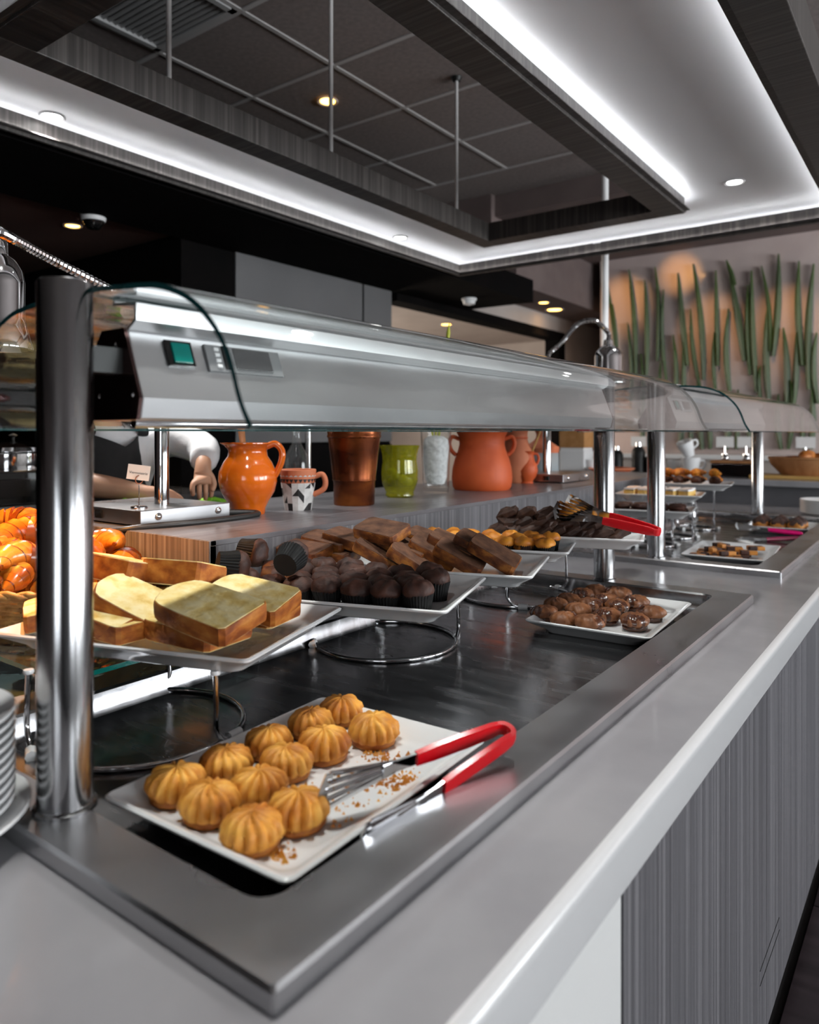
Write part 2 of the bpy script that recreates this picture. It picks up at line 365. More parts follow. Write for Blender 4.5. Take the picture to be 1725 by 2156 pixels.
# air vent in one ceiling cell
vt = thing('ceiling_vent', 'grey slatted air vent set in the dark tile ceiling', 'vent', (-2.82, 1.88, CZ))
MB().box(-0.28, -0.28, 0.03, 0.28, 0.28, 0.034).build('backing', M['vent_dark'], vt)
fm = MB()
for a in (-0.285, 0.255): fm.box(a, -0.285, -0.006, a + 0.03, 0.285, 0.02); fm.box(-0.285, a, -0.006, 0.285, a + 0.03, 0.02)
fm.build('frame', M['vent_slat'], vt)
sl = None
for k in range(17):
    y = -0.24 + 0.03 * k
    if sl is None: sl = MB().bar((-0.255, 0, 0.008), (0.255, 0, 0.008), 0.018, 0.003, (0, 0.5, 0.86)).build('slat', M['vent_slat'], vt); o = sl
    else: o = sl.copy(); C.objects.link(o)
    o.location = (0, y, 0)
# plain lower ceiling past the tiles
struct(MB().box(-2.9, 5.06, 3.06, 5, 9.2, 3.30).build('ceiling_far', M['plaster_brown']))
struct(MB().box(-3.42, 5.45, 2.60, -2.9, 9.2, 3.30).build('ceiling_side', M['plaster_brown']))
struct(MB().box(-7.6, 5.0, 2.98, -2.88, 5.6, 3.32).build('trim_3', M['plaster_brown']))
# walls
wb = struct(MB().box(-2.79, 7.0, 0, 5, 7.12, 3.06).build('wall_back', M['plaster_pink']))
struct(MB().box(-7.6, 9.2, 0, -2.79, 9.3, 3.3).build('wall_corridor', M['plaster_light']))
struct(MB().box(-2.79, 7.12, 0, -2.70, 9.2, 3.06).build('wall_return', M['plaster_light']))
wl = MB(); wl.box(-3.50, 4.42, 2.44, -3.38, 7.35, 3.06); wl.box(-3.50, 7.35, 0, -3.38, 9.2, 3.06)
struct(wl.build('wall_left', M['plaster_light']))
do = struct(MB().box(-3.52, 4.42, 2.36, -3.36, 7.43, 2.44).build('door_1', M['black_paint']))
MB().box(-3.52, 7.27, 0, -3.36, 7.43, 2.36).build('jamb', M['black_paint'], do)
wg = struct(MB().box(-3.50, 2.50, 0, -3.38, 4.36, 2.44).build('wall_kitchen', M['black_paint']))
MB().box(-3.38, 2.87, 1.30, -3.365, 4.02, 2.43).build('wall_panel', M['grey_panel'], wg, bevel=0.002)
MB().box(-3.38, 4.04, 1.30, -3.365, 4.36, 2.43).build('wall_panel', M['grey_panel'], wg, bevel=0.002)
MB().box(-3.38, 2.87, 0.1, -3.365, 4.36, 1.28).build('wall_panel', M['black_paint'], wg)
struct(MB().box(-6, 2.50, 0, -3.50, 2.62, 2.5).build('wall_kitchen_end', M['black_paint']))
struct(MB().box(-6, -4, 0, -5.9, 2.5, 3.2).build('wall_kitchen_far', M['black_paint']))
struct(MB().box(-6, -4, 2.45, -3.38, 2.50, 2.55).build('ceiling_kitchen', M['kitchen_brown']))
struct(MB().box(-3.38, -4, 2.42, -2.72, 5.4, 2.60).build('trim_1', M['black_paint']))          # dark bulkhead beside the canopy
struct(MB().box(-6, 2.62, 2.44, -3.38, 4.42, 3.0).build('trim_2', M['black_paint']))
# side room seen through the opening
struct(MB().box(-7.6, 4.0, 0, -7.5, 9.3, 2.9).build('wall_side_room', M['plaster_light']))
struct(MB().box(-7.6, 4.2, 2.62, -3.5, 9.3, 2.7).build('ceiling_side_room', M['plaster_light']))
struct(MB().box(-7.6, 4.0, -0.06, -6.0, 9.3, -0.008).build('floor_side_room', M['grout']))
# near and right walls with windows (daylight)
def window_wall(name, horiz, pos, a0, a1, wins, z0, z1):
    m = MB(); t = 0.12
    def bx(p, q, za, zb):
        if horiz: m.box(p, pos - t, za, q, pos, zb)
        else: m.box(pos, p, za, pos + t, q, zb)
    cur = a0
    for a, b in wins: bx(cur, a, 0, 3.25); bx(a, b, 0, z0); bx(a, b, z1, 3.25); cur = b
    bx(cur, a1, 0, 3.25)
    struct(m.build(name, M['wall_grey' if not horiz else 'plaster_brown']))
window_wall('wall_right', False, 4.7, -4, 9.2, WIN_R, 0.85, 2.65)
window_wall('wall_near', True, -3.7, -6, 5, WIN_N, 0.85, 2.65)
def window(n, horiz, pos, a, b):
    m = MB(); 
    def bx(mm, p, q, za, zb, d0, d1):
        if horiz: mm.box(p, pos - d1, za, q, pos - d0, zb)
        else: mm.box(pos + d0, p, za, pos + d1, q, zb)
    for (p, q, za, zb) in ((a, a + .05, .85, 2.65), (b - .05, b, .85, 2.65), (a, b, .85, .90), (a, b, 2.60, 2.65), ((a + b) / 2 - .025, (a + b) / 2 + .025, .9, 2.6)):
        bx(m, p, q, za, zb, 0.02, 0.08)
    f = struct(m.build('window_%d' % n, M['wall_grey']))
    for p, q in ((a + .05, (a + b) / 2 - .025), ((a + b) / 2 + .025, b - .05)):
        g = MB(); bx(g, p, q, .9, 2.6, 0.045, 0.051); g.build('pane', M['window_glass'], f)
k = 1
for a, b in WIN_R: window(k, False, 4.7, a, b); k += 1
for a, b in WIN_N: window(k, True, -3.7, a, b); k += 1

# leaf blades on the far wall, each its own piece
rb = random.Random(5)
BL = [(1278, 590, 1300, 760, 9), (1290, 640, 1300, 800, 10), (1325, 568, 1340, 790, 12), (1322, 680, 1328, 860, 10), (1358, 590, 1362, 790, 12), (1380, 562, 1385, 760, 11),
      (1398, 610, 1404, 800, 10), (1428, 575, 1448, 770, 13), (1418, 705, 1420, 880, 11), (1440, 720, 1436, 900, 12), (1460, 556, 1482, 800, 13), (1455, 650, 1475, 815, 10),
      (1508, 570, 1512, 770, 10), (1505, 700, 1508, 830, 9), (1530, 548, 1548, 600, 10), (1537, 570, 1568, 760, 14), (1535, 650, 1538, 830, 12), (1576, 600, 1580, 790, 10),
      (1583, 570, 1594, 825, 13), (1604, 560, 1622, 740, 9), (1640, 535, 1628, 750, 13), (1618, 640, 1620, 850, 14), (1650, 690, 1656, 860, 13), (1683, 550, 1690, 770, 12),
      (1678, 700, 1672, 850, 12), (1714, 556, 1704, 820, 14), (1720, 700, 1722, 850, 12), (1350, 745, 1352, 900, 10), (1392, 760, 1394, 930, 11), (1602, 770, 1604, 850, 9),
      (1345, 860, 1350, 945, 12), (1368, 870, 1371, 945, 10), (1470, 800, 1480, 946, 13), (1525, 840, 1530, 946, 14), (1555, 820, 1552, 946, 11), (1710, 820, 1708, 946, 13),
      (1640, 830, 1645, 946, 12), (1665, 800, 1660, 946, 11), (1490, 880, 1496, 945, 11), (1425, 860, 1432, 945, 13), (1448, 880, 1452, 945, 10), (1578, 860, 1584, 945, 12), (1690, 860, 1694, 946, 10)]
for (u0, v0, u1, v1, wpx) in BL:
    top = ony(u0, v0, 6.97); bot = ony(u1, v1, 6.97); wd_ = wpx * 6.6 / 1550 * 0.5
    sl_ = []; n = 8; bend = rb.uniform(-0.03, 0.03)
    m = MB(); rings = []
    for i in range(n + 1):
        t = i / n; p = top.lerp(bot, t); p.x += bend * math.sin(PI * t)
        w = wd_ * (0.12 + 0.88 * math.sin(PI * min(0.98, 0.03 + 0.80 * t)) ** 0.8)
        rings.append([(p.x - w, 6.965, p.z), (p.x, 6.945, p.z), (p.x + w, 6.965, p.z), (p.x, 6.985, p.z)])
    m.loft(rings, True, True); m.build('leaf_blade', M['leaf'], wb, smooth=50)

# ------------------------------------------------------------------ canopy with wood frames, soffit and LED strips
ZB = 2.42
cn = thing('canopy', 'suspended canopy with dark wood frames, glossy white soffit and edge lighting over the buffet', 'canopy', (-1.5, 2.2, ZB))
def beam(name, x0, y0, x1, y1, z0, z1, m, bv=0.003):
    return MB().box(x0, y0, z0, x1, y1, z1).build(name, m, cn, w=True, bevel=bv)
OX0, OX1, OY0, OY1 = -2.69, -0.32, 0.10, 4.22      # outer edge
IX0, IX1, IY0, IY1 = -2.15, -1.03, 0.92, 3.65      # outside of the inner frame
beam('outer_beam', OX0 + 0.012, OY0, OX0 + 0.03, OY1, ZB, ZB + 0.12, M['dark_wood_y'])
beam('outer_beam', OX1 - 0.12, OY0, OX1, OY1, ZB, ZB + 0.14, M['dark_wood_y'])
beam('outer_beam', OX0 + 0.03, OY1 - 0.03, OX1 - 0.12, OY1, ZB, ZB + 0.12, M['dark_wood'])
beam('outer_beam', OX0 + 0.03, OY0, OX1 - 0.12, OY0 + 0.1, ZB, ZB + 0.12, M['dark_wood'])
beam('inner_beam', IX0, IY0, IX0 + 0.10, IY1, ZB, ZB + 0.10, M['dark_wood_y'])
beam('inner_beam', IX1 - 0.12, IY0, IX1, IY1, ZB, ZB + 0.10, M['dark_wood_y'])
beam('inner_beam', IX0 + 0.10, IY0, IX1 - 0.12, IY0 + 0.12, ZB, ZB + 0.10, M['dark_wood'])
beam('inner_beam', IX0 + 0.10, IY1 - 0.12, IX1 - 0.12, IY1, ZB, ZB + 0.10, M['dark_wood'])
SZ = ZB + 0.075
sp = MB(); z0, z1 = SZ, SZ + 0.02
sp.box(OX0 + .03, OY0 + .1, z0, IX0, OY1 - .03, z1); sp.box(IX1, OY0 + .1, z0, OX1 - .12, OY1 - .03, z1)
sp.box(IX0, OY0 + .1, z0, IX1, IY0, z1); sp.box(IX0, IY1, z0, IX1, OY1 - .03, z1)
sp.build('soffit_panel', M['soffit'], cn, w=True)
# aluminium lips carrying the LED strips, which shine up at the soffit
for (x0, y0, x1, y1, dx, dy) in ((OX0 + .03, OY0 + .1, OX0 + .03, OY1 - .03, 1, 0), (OX0 + .03, OY1 - .03, OX1 - .12, OY1 - .03, 0, -1), (OX1 - .12, OY0 + .1, OX1 - .12, OY1 - .03, -1, 0),
                          (IX0, IY0, IX0, IY1, -1, 0), (IX1, IY0, IX1, IY1, 1, 0), (IX0, IY1, IX1, IY1, 0, 1), (IX0, IY0, IX1, IY0, 0, -1)):
    w_ = 0.024
    lp = MB().box(min(x0, x0 + dx * w_), min(y0, y0 + dy * w_), ZB + 0.012, max(x1, x1 + dx * w_), max(y1, y1 + dy * w_), ZB + 0.016).build('light_lip', M['dark_wood_y'], cn, w=True)
    MB().box(min(x0 + dx * .002, x0 + dx * .010), min(y0 + dy * .002, y0 + dy * .010), ZB + 0.0162, max(x1 + dx * .002, x1 + dx * .010), max(y1 + dy * .002, y1 + dy * .010), ZB + 0.0185).build('led_strip', M['led'], lp, w=True)
for y in (1.49, 2.28, 3.25):
    o = MB().lathe([(0.009, ZB + .10 - ZB), (0.009, CZ - ZB)], 10, (-2.08 + 1.5, y - 2.2, 0)).build('hanging_rod', M['ceiling_bar'], cn, smooth=40)
    MB().lathe([(0.02, CZ - ZB - .02), (0.03, CZ - ZB)], 12, (-2.08 + 1.5, y - 2.2, 0)).build('rod_mount', M['black'], o, smooth=40)
# downlights
def downlight(loc, r, warm, label, e=0, cone=110, tgt=None, group=None):
    t = thing('downlight', label, 'light', loc, group=group)
    MB().lathe([(r * 0.78, -0.001), (r, -0.006), (r * 1.08, -0.001), (r * 1.08, 0.0)], 24).build('trim_ring', M['lamp_trim'], t, smooth=40)
    MB().lathe([(0.0005, -0.004), (r * 0.76, -0.003), (r * 0.76, 0.001)], 24).build('lamp_lens', M['lamp_warm' if warm else 'lamp_white'], t, smooth=40)
    if e:
        l = spot('downlight_beam', (0, 0, -0.012), (0, 0, -1), e, (1, 0.6, 0.28) if warm else (1, 0.98, 0.95), cone, 0.7, 0.03)
        l.parent = t
    return t
p1 = onz(110, 245, SZ); p2 = onz(843, 500, SZ); p3 = onz(1262, 513, SZ); p4 = onz(1547, 383, SZ)
downlight((p1.x, p1.y, SZ), 0.042, False, 'white downlight in the soffit nearest the ceiling vent', 150)
downlight((p2.x, p2.y, SZ), 0.042, False, 'white downlight in the soffit strip above the grey kitchen wall', 22)
downlight((p3.x, p3.y, SZ), 0.042, False, 'white downlight in the far soffit strip above the white pole', 22)
downlight((p4.x, p4.y, SZ), 0.042, False, 'white downlight in the wide right soffit near the far corner', 22)
downlight((-0.75, 0.55, SZ), 0.042, False, 'white downlight in the wide right soffit over the near plate', 60)
downlight((-0.75, 1.6, SZ), 0.042, False, 'white downlight in the wide right soffit halfway along the opening', 50)
q = onz(690, 213, CZ); downlight((q.x, q.y, CZ), 0.055, True, 'warm downlight in the dark tile ceiling above the opening', 6)
q = onz(1145, 637, 2.60); downlight((q.x, q.y, 2.60), 0.055, True, 'small warm downlight over the passage to the side room', 12)
q = onz(1168, 652, 2.60); downlight((q.x, q.y, 2.60), 0.09, True, 'larger bright downlight beside the small warm one over the passage', 12)
q = onz(940, 683, 2.62); downlight((q.x, q.y, 2.62), 0.07, True, 'warm downlight inside the side room beyond the opening', 160)
q = onz(153, 475, 2.45); downlight((q.x, q.y, 2.45), 0.045, True, 'warm downlight in the dark kitchen ceiling beside the camera dome', 12)
# added ceiling spots in place of reflected lamp glows on the leaf wall
for (u, v) in ((1430, 575), (1500, 700), (1655, 690), (1310, 640)):
    q = ony(u, v, 7.0)
    t = thing('added_glow_spot', 'added ceiling spotlight for the warm glow on the leaf wall near x %d' % u, 'light', (q.x, 6.1, 3.06))
    MB().lathe([(0.04, -0.07), (0.045, 0)], 16).build('glow_spot_can', M['black'], t, smooth=40)
    l = spot('glow_spot_beam', (0, 0, -0.08), (0, q.y - 6.1, q.z - 3.06), 26, (1, 0.50, 0.17), 40 if v > 600 else 30, 1.0, 0.02); l.parent = t
for i, n in enumerate(('leftmost of', 'second from left among', 'third from left among', 'rightmost of')):
    pass
ws = sorted([o for o in bpy.data.objects if o.name.startswith('added_glow_spot')], key=lambda o: scr(o.location)[0])
for o, n in zip(ws, ('leftmost of', 'second from left of', 'third from left of', 'rightmost of')): o['label'] = 'added black spotlight for the glow on the leaf wall, %s four' % n
# camera dome, smoke detectors
q = onz(197, 445, 2.45)
t = thing('camera_dome', 'white security camera dome on the dark kitchen ceiling', 'camera', (q.x, q.y, 2.45))
MB().lathe([(0.055, -0.05), (0.06, -0.02), (0.06, 0)], 24).build('housing', M['white'], t, smooth=40)
MB().lathe([(0.002, -0.09), (0.03, -0.085), (0.045, -0.065), (0.05, -0.05)], 24).build('dome', M['black_gloss'], t, smooth=40)
q = onz(937, 606, 2.42)
t = thing('smoke_detector', 'white smoke detector under the dark bulkhead', 'detector', (-3.05, 4.95, 2.42))
MB().lathe([(0.02, -0.05), (0.045, -0.045), (0.05, -0.02), (0.06, -0.012), (0.06, 0)], 24).build('cover', M['white'], t, smooth=40)
MB().lathe([(0.012, -0.055), (0.014, -0.05)], 12).build('test_button', M['lamp_trim'], t, smooth=40)
q = onz(1120, 622, 3.06)
t = thing('ceiling_speaker', 'flat white round speaker in the brown far ceiling', 'speaker', (q.x + .9, q.y - 1.6, 3.06))
MB().lathe([(0.002, -0.012), (0.09, -0.010), (0.10, 0)], 24).build('grille', M['lamp_trim'], t, smooth=40)
MB().lathe([(0.10, -0.012), (0.115, -0.008), (0.115, 0)], 24).build('rim', M['white'], t, smooth=40)
# white pole behind canopy
t = thing('support_pole', 'slim white pole standing from the far counter up to the ceiling', 'pole', (-1.81, 4.62, CT))
MB().lathe([(0.022, 0), (0.022, CZ - CT)], 16).build('shaft', M['white'], t, smooth=40)
MB().lathe([(0.05, 0), (0.05, 0.01), (0.024, 0.02)], 16).build('foot', M['white'], t, smooth=40)

# ================================================================== COUNTER
TX0, TX1 = -1.20, -0.41
T1 = (0.385, 2.07); T2 = (2.46, 4.18)
HX0, HX1 = TX0 + 0.05, TX1 - 0.07      # cut-outs
def countertop():
    m = MB(); xs = [-1.955, HX0, HX1, -0.302]; ys = [-1.2, T1[0] + .05, T1[1] - .05, T2[0] + .05, T2[1] - .05, 4.86]
    zt, zb = CT, CT - 0.03
    for i in range(3):
        for j in range(5):
            if i == 1 and j in (1, 3): continue
            m.add([(xs[i], ys[j], zt), (xs[i + 1], ys[j], zt), (xs[i + 1], ys[j + 1], zt), (xs[i], ys[j + 1], zt)], [(0, 1, 2, 3)])
            m.add([(xs[i], ys[j], zb), (xs[i + 1], ys[j], zb), (xs[i + 1], ys[j + 1], zb), (xs[i], ys[j + 1], zb)], [(3, 2, 1, 0)])
    for j in (1, 3):
        a, b = ys[j], ys[j + 1]
        for (p, q) in (((HX0, a), (HX1, a)), ((HX1, a), (HX1, b)), ((HX1, b), (HX0, b)), ((HX0, b), (HX0, a))):
            m.add([(*p, zt), (*q, zt), (*q, zb), (*p, zb)], [(0, 1, 2, 3)])
    m.add([(xs[0], ys[0], zt), (xs[0], ys[-1], zt), (xs[0], ys[-1], zb), (xs[0], ys[0], zb)], [(0, 1, 2, 3)])
    return m
ctop = countertop().build('countertop', M['counter'])
tag(ctop, 'long pale grey polished countertop holding the two steel display wells', 'countertop')
# rounded lighter fascia
pr = [(-0.302, CT)]
for k in range(7):
    a = R(90 - 90 * k / 6); pr.append((-0.302 + 0.014 * math.cos(a), CT - 0.014 + 0.014 * math.sin(a)))
pr += [(-0.288, 0.857), (-0.32, 0.857), (-0.32, CT - 0.03), (-0.302, CT - 0.03)]
MB().prism(pr, -1.2, 4.86).build('edge_band', M['counter_edge'], ctop, smooth=35)
# body below
cb = thing('counter_base', 'buffet counter body with grey wood-grain front panels and white end panel', 'counter', (-1.0, 2.0, 0))
MB().box(-1.95, -1.1, 0.08, -0.345, 4.8, 0.60).build('carcass', M['black_paint'], cb, w=True)
MB().box(-0.345, -1.1, 0.02, -0.318, 0.862, 0.857).build('end_panel', M['white_panel'], cb, w=True)
MB().box(-0.345, 0.862, 0.02, -0.325, 0.872, 0.857).build('shadow_gap', M['plastic_gap'], cb, w=True)
for a, b in ((0.872, 3.0), (3.004, 4.84)):
    MB().box(-0.345, a, 0.075, -0.318, b, 0.857).build('front_panel', M['laminate'], cb, w=True, bevel=0.001)
MB().box(-0.42, 0.9, 0.0, -0.39, 4.8, 0.08).build('plinth', M['black_paint'], cb, w=True)
for (u0, v0, u1, v1) in ((1641, 1932, 1601, 2045), (1642, 1957, 1601, 2076), (1716, 1735, 1706, 1778)):
    MB().bar(onx(u0, v0, -0.3176), onx(u1, v1, -0.3176), 0.0014, 0.0012, (1, 0, 0)).build('scratch', M['plastic_gap' if u0 < 1700 else 'bezel'], cb, w=True)

# wells
def well(y0, y1, label):
    cy = (y0 + y1) / 2; hy = (y1 - y0) / 2; cx = (TX0 + TX1) / 2; hx = (TX1 - TX0) / 2
    t = thing('display_well', label, 'display tray', (cx, cy, CT))
    zr = 0.021; zf = -0.018; ix, iy = hx - 0.08, hy - 0.065
    rg = [rrect(hx, hy, 0.004, 0.0), rrect(hx, hy, 0.004, zr - 0.004), rrect(hx - 0.003, hy - 0.003, 0.004, zr), rrect(ix, iy, 0.03, zr), rrect(ix - 0.004, iy - 0.004, 0.028, zr - 0.004),
          rrect(ix - 0.007, iy - 0.007, 0.027, zf + 0.008), rrect(ix - 0.012, iy - 0.012, 0.026, zf)]
    MB().loft(rg[:4], False, False).build('rim', M['steel'], t, smooth=30)
    MB().loft(rg[3:], False, True).build('basin', M['steel_well'], t, smooth=30)
    return t
well(*T1, 'near stainless steel display well holding the cookie plate and cake risers')
well(*T2, 'far stainless steel display well holding the chequered biscuit plate')
WF = CT - 0.018   # well floor

# ledge behind
LZ = 1.13; LX = -1.27; LY0 = 1.01
lg = thing('serving_ledge', 'raised grey wood-grain serving ledge behind the display well', 'ledge', (-1.6, 2.6, CT))
MB().box(-1.95, LY0 + .004, LZ - 0.012, LX, 4.3, LZ).build('ledge_top', M['laminate_top'], lg, w=True, bevel=0.001)
MB().box(LX - 0.02, LY0 + .004, CT, LX, 4.3, LZ - 0.012).build('front_board', M['laminate'], lg, w=True)
MB().box(-1.58, LY0, CT, LX, LY0 + 0.018, LZ - 0.001).build('end_board', M['laminate_end'], lg, w=True)
MB().box(-1.60, LY0 + .01, CT, -1.58, LY0 + 0.03, LZ - 0.001).build('shadow_gap', M['plastic_gap'], lg, w=True)
MB().box(-1.95, LY0, CT, -1.60, LY0 + 0.018, LZ - 0.001).build('end_board', M['laminate_end'], lg, w=True)
MB().box(-1.95, LY0 + .02, CT, -1.93, 4.3, LZ - 0.012).build('back_board', M['laminate'], lg, w=True)
# prep counter for the cook
t = thing('prep_counter', 'dark kitchen prep counter behind the serving ledge', 'counter', (-2.1, 2.3, 0))
MB().box(-2.16, 0.6, 1.04, -1.965, 4.3, 1.08).build('worktop', M['dark_steel'], t, w=True)
MB().box(-2.14, 0.7, 0, -2.0, 4.2, 1.04).build('cabinet', M['black_paint'], t, w=True)

# ================================================================== SNEEZE GUARDS
def sneeze_guard(y0, y1, where):
    px = -0.80
    t = thing('sneeze_guard', 'curved glass sneeze guard with steel heating gantry over the %s display well' % where, 'sneeze guard', (px, (y0 + y1) / 2, CT + 0.021))
    b = -(CT + 0.021)
    for y in (y0, y1):
        MB().lathe([(0.0295, 0), (0.0295, 0.586), (0.027, 0.5895), (0.001, 0.590)], 36, (0, y - (y0 + y1) / 2, 0)).build('post', M['steel_post'], t, smooth=40)
        MB().lathe([(0.034, 0.0), (0.034, 0.004), (0.030, 0.006)], 36, (0, y - (y0 + y1) / 2, 0)).build('post_foot', M['steel_post'], t, smooth=40)
    g0, g1 = y0 + 0.015, y1 - 0.02; h0, h1 = y0 + 0.066, y1 - 0.06
    # heating gantry
    prof = [(-0.757, 1.3755), (-0.751, 1.401), (-0.783, 1.484), (-0.830, 1.484), (-0.886, 1.401), (-0.880, 1.3755)]
    hs = MB().prism(prof, h0, h1).build('gantry_housing', M['gantry_steel'], t, w=True, bevel=0.0025, seg=3)
    for y, s in ((h0, -1), (h1, 1)):
        e = MB().prism([(x * 1.0 + 0.0, z) for x, z in prof], min(y, y + s * 0.004), max(y, y + s * 0.004)).build('end_plate', M['end_plate'], t, w=True)
        for (x, z) in ((-0.765, 1.405), (-0.835, 1.405), (-0.80, 1.465)):
            sc = MB().lathe([(0.0005, 0), (0.003, 0.0015), (0.0045, 0.003)], 12).move(Matrix.Translation((x, y + s * 0.0055, z)) @ Matrix.Rotation(R(90) * s, 4, 'X')).build('screw', M['chrome'], e, w=True, smooth=40)
        # bracket from post to gantry
        MB().box(-0.815, min(y, y + s * 0.05), 1.43, -0.785, max(y, y + s * 0.05), 1.46).build('bracket', M['black'], t, w=True)
    # glass clamp rail on top of the gantry
    rail = [(-0.783, 1.484), (-0.768, 1.494), (-0.768, 1.509), (-0.812, 1.513), (-0.814, 1.531), (-0.770, 1.531), (-0.770, 1.527), (-0.809, 1.527), (-0.8085, 1.5165), (-0.764, 1.5125), (-0.764, 1.492), (-0.779, 1.482)]
    MB().prism(rail, h0, h1).build('clamp_rail', M['gantry_steel'], t, w=True)
    rail2 = [(-1.6 - x, z) for x, z in rail]
    # warming tube below
    MB().tube([(px, h0 + .02, 1.372), (px, h1 - .02, 1.372)], 0.006, 10).build('heating_tube', M['chrome'], t, w=True, smooth=40)
    # glass
    cp = [(-0.806, 1.521), (-0.770, 1.520), (-0.724, 1.517), (-0.68, 1.514), (-0.640, 1.508), (-0.594, 1.489), (-0.559, 1.459), (-0.539, 1.428), (-0.525, 1.391), (-0.510, 1.365)]
    cp = [(p.x, p.y) for p in catmull([(x, z, 0) for x, z in cp], 4)]
    for side in (1, -1):
        m = MB(); th = 0.006; n = len(cp); o_, i_ = [], []
        for k in range(n):
            a = Vector(cp[min(k + 1, n - 1)]) - Vector(cp[max(k - 1, 0)]); nn = Vector((-a.y, a.x)).normalized() * th / 2
            o_.append((cp[k][0] + nn.x, cp[k][1] + nn.y)); i_.append((cp[k][0] - nn.x, cp[k][1] - nn.y))
        fx = (lambda x: x) if side > 0 else (lambda x: -1.6 - x)
        if side < 0: o_ = [(x - 0.0, z) for x, z in o_]
        def strip(A, mi):
            m.loft([[(fx(x), g0, z) for x, z in A], [(fx(x), g1, z) for x, z in A]], False, False, False, mi)
        k0 = 0 if side > 0 else 1
        o_, i_ = o_[k0:], i_[k0:]
        strip(o_, 0); strip(i_, 0)
        for y in (g0, g1):
            m.loft([[(fx(x), y, z) for x, z in o_], [(fx(x), y, z) for x, z in i_]], False, False, False, 1)
        for e in (0, -1):
            m.add([(fx(o_[e][0]), g0, o_[e][1]), (fx(i_[e][0]), g0, i_[e][1]), (fx(i_[e][0]), g1, i_[e][1]), (fx(o_[e][0]), g1, o_[e][1])], [(0, 1, 2, 3)], 1)
        m.build('glass_pane', [M['glass'], M['glass_edge']], t, smooth=60, w=True)
    # switch and controller on the sloping face near the post
    d = Vector((-0.032, 0, 0.083)).normalized(); nrm = Vector((0.933, 0, 0.36))
    def onface(y, s, off=0.0): return Vector((-0.751, y, 1.401)) + d * s + nrm * off
    def plate(name, ya, yb, sa, sb, th, m_, par):
        A = [onface(ya, sa), onface(yb, sa), onface(yb, sb), onface(ya, sb)]
        B = [p + nrm * th for p in A]
        return MB().loft([A, B]).build(name, m_, par, w=True, bevel=0.001)
    sw = plate('rocker_switch', h0 + 0.045, h0 + 0.085, 0.043, 0.078, 0.004, M['black_gloss'], t)
    plate('rocker', h0 + 0.053, h0 + 0.080, 0.047, 0.074, 0.0062, M['teal_switch'], sw)
    pl = plate('control_panel', h0 + 0.105, h0 + 0.235, 0.040, 0.078, 0.004, M['bezel'], t)
    plate('display', h0 + 0.150, h0 + 0.215, 0.045, 0.076, 0.0056, M['display'], pl)
    for k in range(4): plate('button', h0 + 0.118, h0 + 0.126, 0.045 + 0.008 * k, 0.050 + 0.008 * k, 0.006, M['white'], pl)
    plate('label_strip', h0 + 0.131, h0 + 0.143, 0.044, 0.077, 0.0056, M['black'], pl)
    return t
sneeze_guard(0.437, 2.035, 'near')
sneeze_guard(2.50, 4.13, 'far')

# ================================================================== PLATES AND RISERS
PH, PF = 0.034, 0.014      # plate height, height of its inner floor
def plate_mesh(lx, ly, h=PH):
    a, b = lx / 2, ly / 2
    rg = [rrect(a - .040, b - .040, .02, 0), rrect(a - .036, b - .036, .02, .003), rrect(a - .030, b - .030, .022, .010), rrect(a - .008, b - .008, .012, h - .010), rrect(a - .001, b - .001, .012, h - .005), rrect(a, b, .012, h - .002), rrect(a - .003, b - .003, .011, h),
          rrect(a - .007, b - .007, .011, h - .001), rrect(a - .028, b - .028, .02, PF + .004), rrect(a - .034, b - .034, .02, PF + .001), rrect(a - .042, b - .042, .02, PF)]
    return MB().loft(rg, True, True)
def plate(lx, ly, loc, rz, label, group='white rectangular plates'):
    o = plate_mesh(lx, ly).build('serving_plate', M['porcelain'], None, smooth=35)
    o.location = loc; o.rotation_euler = (0, 0, rz)
    tag(o, label, 'plate', group); return o
def riser(loc, h, label, r=0.125, angs=(0, 120, 240), group='chrome wire risers'):
    t = thing('wire_riser', label, 'riser', loc, 0, group)
    MB().tube(circle(r, 0.0045, 56), 0.0045, 8, True).build('base_ring', M['chrome'], t, smooth=60)
    for a in angs:
        a = R(a); c, s = math.cos(a), math.sin(a); tx, ty = -s, c
        pth = catmull([(c * r + tx * .045, s * r + ty * .045, 0.0075), (c * r + tx * .02, s * r + ty * .02, .008), (c * (r + .004), s * (r + .004), 0.028), (c * (r + .004), s * (r + .004), h * .5), (c * (r + .002), s * (r + .002), h - .003)], 5)
        lg_ = MB().tube(pth, 0.0042, 8).build('leg', M['chrome'], t, smooth=60)
        MB().lathe([(.007, h - .006), (.008, h - .003), (.007, h)], 12, (c * (r + .002), s * (r + .002), 0)).build('pad', M['porcelain'], lg_, smooth=40)
        MB().tube([(c * r + tx * .028, s * r + ty * .028, .006), (c * r + tx * .052, s * r + ty * .052, .006)], .0082, 8).build('clip', M['porcelain'], lg_, smooth=60)
    return t
RZ = R(18)
def corner_plate(nc, lx, ly, rimz, label):
    """plate given by its front right corner"""
    ex = Vector((-math.cos(RZ), -math.sin(RZ))); ey = Vector((-math.sin(RZ), math.cos(RZ)))
    c = Vector(nc) + ex * lx / 2 + ey * ly / 2
    z = rimz - PH
    plate(lx, ly, (c.x, c.y, z), RZ, label)
    return c, z
def pp(c, a, b, z=0):    # plate-local to world
    return Vector((c.x + a * math.cos(RZ) - b * math.sin(RZ), c.y + a * math.sin(RZ) + b * math.cos(RZ), z))
PL = {}
PL['cake'] = corner_plate((-0.772, 0.678), 0.46, 0.33, 1.050, 'white raised plate piled with yellow pound cake slices behind the steel post')
PL['muffin'] = corner_plate((-0.693, 1.052), 0.46, 0.325, 1.055, 'white raised plate crowded with dark chocolate muffins')
